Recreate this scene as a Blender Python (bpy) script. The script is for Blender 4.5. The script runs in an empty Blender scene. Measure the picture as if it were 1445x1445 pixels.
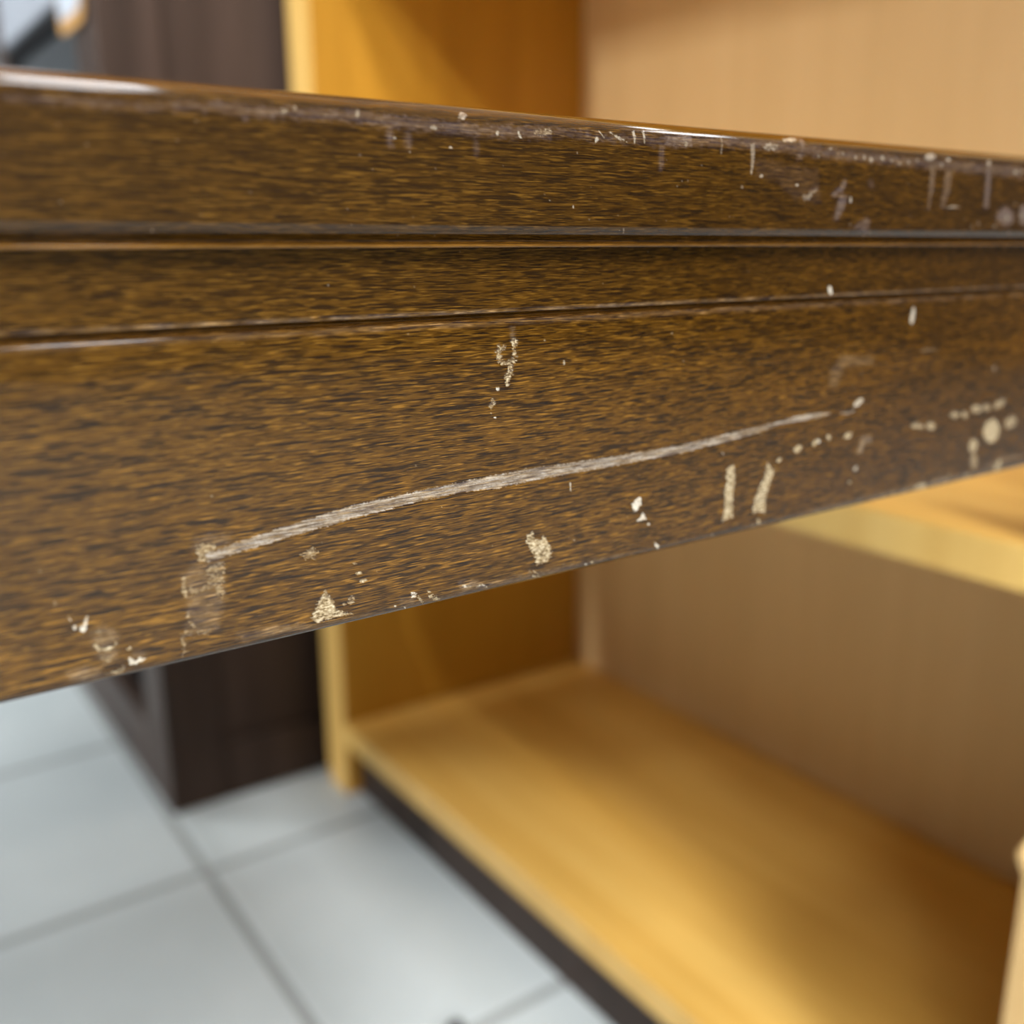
import bpy, math, random
import numpy as np

# ------------------------------------------------------------------ camera, world, light, exposure
scn = bpy.context.scene
COL = scn.collection
CAM_H = 0.55
cam_data = bpy.data.cameras.new('camera')
cam = bpy.data.objects.new('camera', cam_data)
COL.objects.link(cam)
from mathutils import Matrix, Vector
# world axes: x runs along the table edge, y away across the table, z up
RIGHT = Vector((0.818003, -0.5751959, -0.004557))
UP = Vector((0.150112, 0.2058176, 0.9670085))
BACK = RIGHT.cross(UP)
m = Matrix.Identity(4)
for i in range(3):
    m[i][0] = RIGHT[i]; m[i][1] = UP[i]; m[i][2] = BACK[i]
m[2][3] = CAM_H
cam.matrix_world = m
cam_data.sensor_width = 36.0
cam_data.lens = 36.0 * 1414.0 / 1445.0
cam_data.clip_start = 0.005
cam_data.clip_end = 60
cam_data.dof.use_dof = True
cam_data.dof.focus_distance = 0.157
cam_data.dof.aperture_fstop = 10.0
scn.camera = cam

world = bpy.data.worlds.new('world'); scn.world = world
world.use_nodes = True
world.node_tree.nodes['Background'].inputs[0].default_value = (0.6, 0.65, 0.7, 1)
world.node_tree.nodes['Background'].inputs[1].default_value = 0.05

LAMP_COLOR = (0.97, 0.98, 1.0)
# unseen ceiling panels, placed and powered to suit the shading: x, y, watts
LAMPS = [(-1.75, -2.1, 80, 0), (-1.75, -3.4, 95, 0), (-0.5, -2.1, 140, 0), (-0.5, -3.3, 100, 0), (-1.2, -0.6, 75, 0),
         (0.53, 0.3, 21, 0), (2.2, 0.3, 28, 0), (0.55, -0.95, 22, 0), (-1.75, 3.0, 98, 0), (-5.0, 1.2, 240, 1), (-6.3, 1.2, 300, 1)]

vs = scn.view_settings
vs.view_transform = 'Standard'; vs.look = 'None'; vs.exposure = 0.0; vs.gamma = 1.0
vs.use_curve_mapping = False

# ------------------------------------------------------------------ helpers
def prop(o, label=None, cat=None, group=None, kind=None):
    if label: o['label'] = label
    if cat: o['category'] = cat
    if group: o['group'] = group
    if kind: o['kind'] = kind
    return o

def empty(name, loc):
    o = bpy.data.objects.new(name, None); COL.objects.link(o)
    o.location = loc; o.empty_display_size = 0.05
    return o

def link(name, me, mat, parent=None, loc=(0, 0, 0)):
    o = bpy.data.objects.new(name, me); COL.objects.link(o)
    if mat is not None:
        me.materials.clear(); me.materials.append(mat)
    if parent is not None: o.parent = parent
    o.location = loc
    return o

class Geo:
    """collects boxes and prisms in one mesh"""
    def __init__(self): self.v = []; self.f = []
    def bevel_box(self, lo, hi, b=0.001):
        (x0, y0, z0), (x1, y1, z1) = lo, hi
        b = min(b, (x1-x0)*.45, (y1-y0)*.45, (z1-z0)*.45)
        base = len(self.v)
        idx = {}
        for sx in (0, 1):
            for sy in (0, 1):
                for sz in (0, 1):
                    X, Y, Z = (x0, x1)[sx], (y0, y1)[sy], (z0, z1)[sz]
                    dx, dy, dz = (b, -b)[sx], (b, -b)[sy], (b, -b)[sz]
                    for a, p in enumerate(((X, Y+dy, Z+dz), (X+dx, Y, Z+dz), (X+dx, Y+dy, Z))):
                        idx[sx, sy, sz, a] = len(self.v); self.v.append(p)
        c = ((0, 0), (1, 0), (1, 1), (0, 1))
        F = []
        for s in (0, 1):
            F.append([idx[s, p, q, 0] for p, q in c])
            F.append([idx[p, s, q, 1] for p, q in c])
            F.append([idx[p, q, s, 2] for p, q in c])
        for p in (0, 1):
            for q in (0, 1):
                F.append([idx[p, q, 0, 0], idx[p, q, 1, 0], idx[p, q, 1, 1], idx[p, q, 0, 1]])
                F.append([idx[p, 0, q, 0], idx[p, 1, q, 0], idx[p, 1, q, 2], idx[p, 0, q, 2]])
                F.append([idx[0, p, q, 1], idx[1, p, q, 1], idx[1, p, q, 2], idx[0, p, q, 2]])
        for p in (0, 1):
            for q in (0, 1):
                for r in (0, 1):
                    F.append([idx[p, q, r, 0], idx[p, q, r, 1], idx[p, q, r, 2]])
        cen = Vector(((x0+x1)/2, (y0+y1)/2, (z0+z1)/2))
        for f in F:
            a, b_, c_ = (Vector(self.v[i]) for i in f[:3])
            n = (b_-a).cross(c_-a)
            mid = sum((Vector(self.v[i]) for i in f), Vector())/len(f)
            self.f.append(f if n.dot(mid-cen) > 0 else f[::-1])
        return self
    def prism(self, pts, axis, lo, hi):
        """pts outline (a, b) extruded along axis 0/1/2"""
        n = len(pts); base = len(self.v)
        for t in (lo, hi):
            for a, b in pts:
                p = [a, b]; p.insert(axis, t); self.v.append(tuple(p))
        fs = [[base+i, base+(i+1) % n, base+n+(i+1) % n, base+n+i] for i in range(n)]
        fs += [list(range(base, base+n))[::-1], list(range(base+n, base+2*n))]
        cen = sum((Vector(q) for q in self.v[base:]), Vector())/(2*n)
        for f in fs:
            a, b_, c_ = (Vector(self.v[i]) for i in f[:3])
            mid = sum((Vector(self.v[i]) for i in f), Vector())/len(f)
            self.f.append(f if (b_-a).cross(c_-a).dot(mid-cen) > 0 else f[::-1])
        return self
    def lathe(self, prof, n=24, cx=0, cy=0):
        base = len(self.v)
        for r, z in prof:
            for i in range(n):
                a = 2*math.pi*i/n
                self.v.append((cx+r*math.cos(a), cy+r*math.sin(a), z))
        for j in range(len(prof)-1):
            for i in range(n):
                k = (i+1) % n
                self.f.append([base+j*n+i, base+j*n+k, base+(j+1)*n+k, base+(j+1)*n+i])
        self.f.append(list(range(base, base+n))[::-1])
        self.f.append(list(range(base+(len(prof)-1)*n, base+len(prof)*n)))
        return self
    def mesh(self, name, smooth=False):
        me = bpy.data.meshes.new(name)
        me.from_pydata(self.v, [], self.f)
        if smooth:
            me.polygons.foreach_set('use_smooth', [True]*len(me.polygons))
        me.update()
        return me

def box(name, lo, hi, mat, parent=None, b=0.0015):
    """a bevelled board given in world coordinates, its origin at its own base centre"""
    c = ((lo[0]+hi[0])/2, (lo[1]+hi[1])/2, lo[2])
    g = Geo().bevel_box([lo[i]-c[i] for i in range(3)], [hi[i]-c[i] for i in range(3)], b)
    loc = Vector(c)
    p = parent
    while p is not None:
        loc = loc - p.location; p = p.parent
    return link(name, g.mesh(name), mat, parent, loc)

# ------------------------------------------------------------------ materials
def new_mat(name):
    mt = bpy.data.materials.new(name); mt.use_nodes = True
    nt = mt.node_tree
    return mt, nt, nt.nodes['Principled BSDF']

def N(nt, kind, **kw):
    n = nt.nodes.new(kind)
    for k, v in kw.items(): setattr(n, k, v)
    return n

def mapped(nt, scale, coord='Object'):
    tc = N(nt, 'ShaderNodeTexCoord'); mp = N(nt, 'ShaderNodeMapping')
    mp.inputs['Scale'].default_value = scale
    nt.links.new(tc.outputs[coord], mp.inputs['Vector'])
    return mp.outputs['Vector']

def noise(nt, scale, detail=2.0, rough=0.5, dist=0.0, coord='Object'):
    n = N(nt, 'ShaderNodeTexNoise')
    n.inputs['Scale'].default_value = 1.0
    n.inputs['Detail'].default_value = detail
    n.inputs['Roughness'].default_value = rough
    n.inputs['Distortion'].default_value = dist
    nt.links.new(mapped(nt, scale, coord), n.inputs['Vector'])
    return n.outputs['Fac']

def ramp(nt, fac, stops, interp='LINEAR'):
    r = N(nt, 'ShaderNodeValToRGB'); cr = r.color_ramp; cr.interpolation = interp
    while len(cr.elements) < len(stops): cr.elements.new(0.5)
    for e, (p, c) in zip(cr.elements, stops):
        e.position = p; e.color = (c, c, c, 1) if not hasattr(c, '__len__') else (*c, 1)
    nt.links.new(fac, r.inputs['Fac'])
    return r.outputs['Color']

def mix(nt, fac, a, b, mode='MIX'):
    n = N(nt, 'ShaderNodeMix', data_type='RGBA', blend_type=mode)
    for sock, val in ((n.inputs['Factor'], fac), (n.inputs['A'], a), (n.inputs['B'], b)):
        if isinstance(val, (int, float)): sock.default_value = val
        elif isinstance(val, tuple): sock.default_value = (*val, 1)
        else: nt.links.new(val, sock)
    return n.outputs['Result']

def math_(nt, op, a, b=None, clamp=False):
    n = N(nt, 'ShaderNodeMath', operation=op, use_clamp=clamp)
    for i, v in enumerate((a, b)):
        if v is None: continue
        if isinstance(v, (int, float)): n.inputs[i].default_value = v
        else: nt.links.new(v, n.inputs[i])
    return n.outputs[0]

def attr(nt, name):
    n = N(nt, 'ShaderNodeAttribute', attribute_name=name)
    return n.outputs['Fac']

VARNISH = (.30, .20, .05)
VARNISH_INV = tuple(1.06/v for v in VARNISH)
def stained_wood():
    """dark stained veneer with open pores; wear masks come with the mesh"""
    mt, nt, bs = new_mat('stained_wood')
    L = nt.links
    big = noise(nt, (9, 70, 70), 3, .55)
    mid = noise(nt, (90, 800, 800), 3, .6, .3)
    fib = noise(nt, (260, 3000, 3000), 2, .6)
    pore = noise(nt, (200, 3600, 3600), 1.0, .5, .1)
    pore2 = noise(nt, (330, 6000, 6000), 1.0, .5, .1)
    gl = noise(nt, (300, 5000, 5000), 1.0, .5, .1)
    gold = ramp(nt, mid, [(.30, (.015, .006, .0008)), (.5, (.037, .0155, .0016)), (.72, (.077, .034, .0038))])
    gold = mix(nt, ramp(nt, fib, [(.35, 0.), (.75, 1.)]), gold, (.112, .051, .0062))
    gold = mix(nt, ramp(nt, gl, [(.56, 0.), (.70, .9)]), gold, (.215, .104, .015))
    gold = mix(nt, ramp(nt, big, [(.3, .55), (.7, 0.)]), gold, (.019, .0082, .0018))
    p1 = ramp(nt, pore, [(.54, 0.), (.62, 1.)])
    p2 = ramp(nt, pore2, [(.56, 0.), (.65, .8)])
    pores = math_(nt, 'MAXIMUM', p1, p2)
    col = mix(nt, math_(nt, 'MULTIPLY', pores, .85), gold, (.006, .003, .002))
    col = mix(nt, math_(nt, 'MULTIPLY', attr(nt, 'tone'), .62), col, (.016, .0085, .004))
    # arrises painted warmer: light caught there, plus finish rubbed thin to lighter wood
    rub_lit = attr(nt, 'rub_lit')
    col = mix(nt, math_(nt, 'MULTIPLY', rub_lit, .85), col, mix(nt, ramp(nt, fib, [(.3, 0.), (.7, 1.)]), (.14, .066, .011), (.23, .11, .02)))
    # everything so far lies under amber varnish: the bare wood is lighter than it looks through it
    col = mix(nt, 1.0, col, VARNISH_INV, 'MULTIPLY')
    # dull grey scuffing, and the painted glint lines along the bead
    hz = attr(nt, 'haze')
    hzf = math_(nt, 'MULTIPLY', hz, ramp(nt, noise(nt, (900, 1500, 1500), 3, .65), [(.3, .45), (.7, 1.)]))
    col = mix(nt, math_(nt, 'MULTIPLY', hzf, .6), col, (.20, .165, .13))
    # chips down to the pale fibres
    fibc = ramp(nt, noise(nt, (1300, 2600, 2600), 3, .7), [(.38, (.07, .045, .018)), (.49, (.27, .205, .115)), (.68, (.54, .465, .32))])
    col = mix(nt, attr(nt, 'wear'), col, fibc)
    scr = ramp(nt, noise(nt, (160, 3500, 3500), 3, .7), [(.34, (.06, .04, .025)), (.48, (.20, .165, .13)), (.70, (.42, .38, .33))])
    col = mix(nt, attr(nt, 'scratch'), col, scr)
    col = mix(nt, attr(nt, 'flake'), col, (.58, .55, .47))
    L.new(col, bs.inputs['Base Color'])
    ro = math_(nt, 'ADD', .30, math_(nt, 'MULTIPLY', math_(nt, 'MAXIMUM', math_(nt, 'MAXIMUM', attr(nt, 'wear'), attr(nt, 'scratch')), math_(nt, 'MULTIPLY', hz, .5)), .45))
    ro = math_(nt, 'ADD', ro, math_(nt, 'MULTIPLY', mid, .12))
    L.new(ro, bs.inputs['Roughness'])
    bs.inputs['Specular IOR Level'].default_value = .06
    gone = math_(nt, 'MAXIMUM', math_(nt, 'MAXIMUM', attr(nt, 'wear'), attr(nt, 'scratch')), attr(nt, 'flake'))
    gone = math_(nt, 'MAXIMUM', gone, math_(nt, 'MULTIPLY', hzf, .8))
    L.new(math_(nt, 'SUBTRACT', 1.0, gone, True), bs.inputs['Coat Weight'])
    bs.inputs['Coat IOR'].default_value = 1.3
    bs.inputs['Coat Tint'].default_value = (*VARNISH, 1)
    bs.inputs['Coat Roughness'].default_value = .07
    bp = N(nt, 'ShaderNodeBump'); bp.inputs['Strength'].default_value = .55; bp.inputs['Distance'].default_value = .00012
    h = math_(nt, 'SUBTRACT', math_(nt, 'MULTIPLY', fib, .5), pores)
    h = math_(nt, 'ADD', h, math_(nt, 'MULTIPLY', math_(nt, 'MAXIMUM', attr(nt, 'wear'), attr(nt, 'scratch')), noise(nt, (1500, 3000, 3000), 2, .7)))
    L.new(h, bp.inputs['Height']); L.new(bp.outputs['Normal'], bs.inputs['Normal'])
    return mt

def board_wood(name, dark, mid_, light, along, rough=.42, spec=.4, contrast=1.0):
    """plain furniture board, grain along the given axis"""
    mt, nt, bs = new_mat(name)
    def sc(a, c): return tuple(a if i == along else c for i in range(3))
    g1 = noise(nt, sc(1.6, 26), 3, .55, .4)
    g2 = noise(nt, sc(9, 240), 2, .6)
    col = ramp(nt, g1, [(.25, dark), (.5, mid_), (.75, light)])
    col = mix(nt, math_(nt, 'MULTIPLY', ramp(nt, g2, [(.35, 0.), (.75, 1.)]), .35*contrast), col, dark)
    nt.links.new(col, bs.inputs['Base Color'])
    bs.inputs['Roughness'].default_value = rough
    bs.inputs['Specular IOR Level'].default_value = spec
    return mt

def plain(name, col, rough=.5, spec=.5, var=.06, sc=40, metal=0):
    mt, nt, bs = new_mat(name)
    n = noise(nt, (sc, sc, sc), 3, .6)
    c = ramp(nt, n, [(.3, tuple(x*(1-var) for x in col)), (.7, tuple(min(1, x*(1+var)) for x in col))])
    nt.links.new(c, bs.inputs['Base Color'])
    bs.inputs['Roughness'].default_value = rough
    bs.inputs['Specular IOR Level'].default_value = spec
    bs.inputs['Metallic'].default_value = metal
    return mt

def tile_mat():
    mt, nt, bs = new_mat('floor_tile')
    oi = N(nt, 'ShaderNodeObjectInfo')
    n = noise(nt, (6, 6, 6), 4, .6)
    n2 = noise(nt, (180, 180, 180), 2, .6)
    c = ramp(nt, n, [(.3, (.435, .485, .49)), (.7, (.515, .56, .56))])
    c = mix(nt, ramp(nt, n2, [(.45, 0.), (.75, .18)]), c, (.40, .42, .41))
    c = mix(nt, math_(nt, 'MULTIPLY', oi.outputs['Random'], .16), c, (.43, .45, .45))
    nt.links.new(c, bs.inputs['Base Color'])
    bs.inputs['Roughness'].default_value = .38
    bs.inputs['Specular IOR Level'].default_value = .4
    return mt

def emitter(name, col, s):
    mt, nt, bs = new_mat(name)
    bs.inputs['Base Color'].default_value = (.9, .9, .9, 1)
    bs.inputs['Emission Color'].default_value = (*col, 1)
    bs.inputs['Emission Strength'].default_value = s
    return mt

M_STAIN = stained_wood()
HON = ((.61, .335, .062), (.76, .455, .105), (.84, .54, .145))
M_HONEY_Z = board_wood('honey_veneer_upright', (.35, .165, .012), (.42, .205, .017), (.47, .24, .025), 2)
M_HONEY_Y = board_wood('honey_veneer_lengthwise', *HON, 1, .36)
M_EDGE = board_wood('honey_edge_band', (.64, .38, .10), (.73, .46, .135), (.78, .51, .17), 2)
M_EDGE_WORN = board_wood('worn_edge_band', (.47, .29, .11), (.53, .34, .14), (.58, .39, .18), 2, .5)
M_BACK = board_wood('tan_back_board', (.65, .43, .185), (.70, .47, .21), (.74, .505, .235), 2, .5, .3)
M_DARK = board_wood('dark_brown_laminate', (.027, .017, .0125), (.047, .030, .0225), (.067, .043, .033), 2, .42, .16)
M_BLACK = plain('black_lacquer', (.006, .006, .007), .8, .12)
M_GREYP = plain('pale_grey_laminate', (.28, .30, .335), .55, .25)
M_GLASS = plain('dark_glass', (.012, .015, .018), .06, .6)
M_TILE = tile_mat()
M_GROUT = plain('grout', (.27, .285, .28), .85, .2, .12, 200)
M_WALL = plain('painted_wall', (.26, .27, .28), .8, .2, .03, 3)
M_CEIL = plain('ceiling_board', (.6, .6, .6), .9, .2, .02, 3)
M_LAMPBODY = plain('lamp_enamel', (.8, .8, .8), .4)
M_LAMP = emitter('lamp_diffuser', LAMP_COLOR, 2.0)
M_WALL2 = plain('brown_panelled_wall', (.22, .17, .13), .7, .2, .08, 3)
M_TAGW = plain('tag_paper', (.42, .46, .52), .6, .2, .02)
M_TAGO = plain('tag_border', (.45, .24, .07), .6, .3, .03)
M_RUBBER = plain('dark_rubber', (.03, .028, .03), .6, .3)

# ------------------------------------------------------------------ room
X0, X1, Y0, Y1, ZC = -8.0, 4.6, -4.0, 6.4, 2.75
PITCH, GAP = 0.302, 0.009
GX, GY = 0.232, 0.517            # a joint crossing on the floor
floor = link('floor', Geo().bevel_box((X0, Y0, -.10), (X1, Y1, -.0008), .0005).mesh('floor'), M_GROUT)
prop(floor, 'grey square ceramic tile floor with darker joints', 'floor', kind='structure')
h = (PITCH-GAP)/2
tile_me = Geo().bevel_box((-h, -h, -.010), (h, h, 0), .0008).mesh('tile')
rest = Geo()
nx0 = math.ceil((X0-GX)/PITCH)-1; nx1 = math.floor((X1-GX)/PITCH)
ny0 = math.ceil((Y0-GY)/PITCH)-1; ny1 = math.floor((Y1-GY)/PITCH)
for i in range(nx0, nx1+1):
    for j in range(ny0, ny1+1):
        cx, cy = GX+PITCH*(i+.5), GY+PITCH*(j+.5)
        if -7 <= i <= 6 and -4 <= j <= 14:
            t = link('tile', tile_me, None, floor, (cx, cy, 0))
            if not tile_me.materials: tile_me.materials.append(M_TILE)
        else:
            lo = (max(X0, cx-h), max(Y0, cy-h), -.010); hi = (min(X1, cx+h), min(Y1, cy+h), 0)
            if hi[0]-lo[0] > .01 and hi[1]-lo[1] > .01: rest.bevel_box(lo, hi, .0008)
prop(link('tile_field', rest.mesh('tile_field'), M_TILE, floor), kind='stuff')

def wall(name, lo, hi, mt, label, cat):
    return prop(box(name, lo, hi, mt, b=.002), label, cat, kind='structure')
wall('ceiling', (X0-.1, Y0-.1, ZC), (X1+.1, Y1+.1, ZC+.1), M_CEIL, 'white board ceiling of the shop', 'ceiling')
wall('wall_back', (X0, Y1, -.1), (X1, Y1+.1, ZC), M_WALL, 'pale painted wall far behind the dark cabinet', 'wall')
wall('wall_front', (X0, Y0-.1, -.1), (X1, Y0, ZC), M_WALL2, 'brown wall behind the viewer', 'wall')
wall('wall_left', (X0-.1, Y0-.1, -.1), (X0, Y1+.1, ZC), M_WALL, 'pale painted wall on the left side', 'wall')
wall('wall_right', (X1, Y0-.1, -.1), (X1+.1, Y1+.1, ZC), M_WALL2, 'brown wall on the right side', 'wall')

def make_lamp(x, y, watts, turn):
    r = empty('unseen_lamp', (x, y, ZC))
    r.rotation_euler = (0, 0, math.pi/2*turn)
    prop(r, 'unseen panel lamp placed on the shop ceiling for its light', 'lamp', 'unseen panel lamps placed for their light')
    hb = Geo().bevel_box((-.16, -.61, -.06), (.16, .61, 0), .006)
    link('housing', hb.mesh('housing'), M_LAMPBODY, r)
    df = Geo().bevel_box((-.14, -.59, -.066), (.14, .59, -.0605), .002)
    link('diffuser', df.mesh('diffuser'), M_LAMP, r)
    ld = bpy.data.lights.new('panel_light', 'AREA')
    ld.shape = 'RECTANGLE'; ld.size = .28; ld.size_y = 1.18
    ld.energy = watts; ld.color = LAMP_COLOR
    lo = bpy.data.objects.new('panel_light', ld); COL.objects.link(lo)
    lo.parent = r; lo.location = (0, 0, -.068)
for row in LAMPS: make_lamp(*row)

# ------------------------------------------------------------------ table
def arc(cx, cz, rx, rz, a0, a1, n):
    return [(cx+rx*math.cos(math.radians(a0+(a1-a0)*i/n)), cz+rz*math.sin(math.radians(a0+(a1-a0)*i/n))) for i in range(n+1)]
# moulded outlines across the edge, millimetres: distance from the viewer's side, height
TOP_FRONT = [(150, 570.35)]+arc(135.0, 567.05, 5.5, 3.3, 90, 180, 24)+[(129.5, 553.2)] + \
    [(129.65, 552.75), (130.1, 552.1), (130.8, 551.45), (131.1, 551.05), (130.9, 550.8), (130.3, 550.65), (130.05, 550.5), (130.0, 550.3), (130.15, 550.1), (130.5, 550.05), (139, 550.05)]
TOP_REST = [(520, 550.05), (886, 550.05), (893, 553), (893, 566), (889, 570.35), (520, 570.35)]
APRON_FRONT = [(140, 550.05), (132.95, 550.05)] + \
    [(132.95-.25*i/12+.12*math.sin(math.pi*i/12), 550.05-9.3*i/12) for i in range(1, 13)] + \
    [(132.75, 540.6), (132.65, 540.35), (132.75, 540.15), (133.3, 539.85), (133.5, 539.55)] + \
    arc(133.2, 538.0, 1.3, 1.4, 98, 180, 10)+[(131.9, 537.2), (132.1, 496.0)]+arc(133.6, 496.0, 1.5, 1.7, 180, 270, 8)+[(140, 494.3)]
APRON_REST = [(151, 494.3), (152, 495.3), (152, 550.05)]

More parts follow.
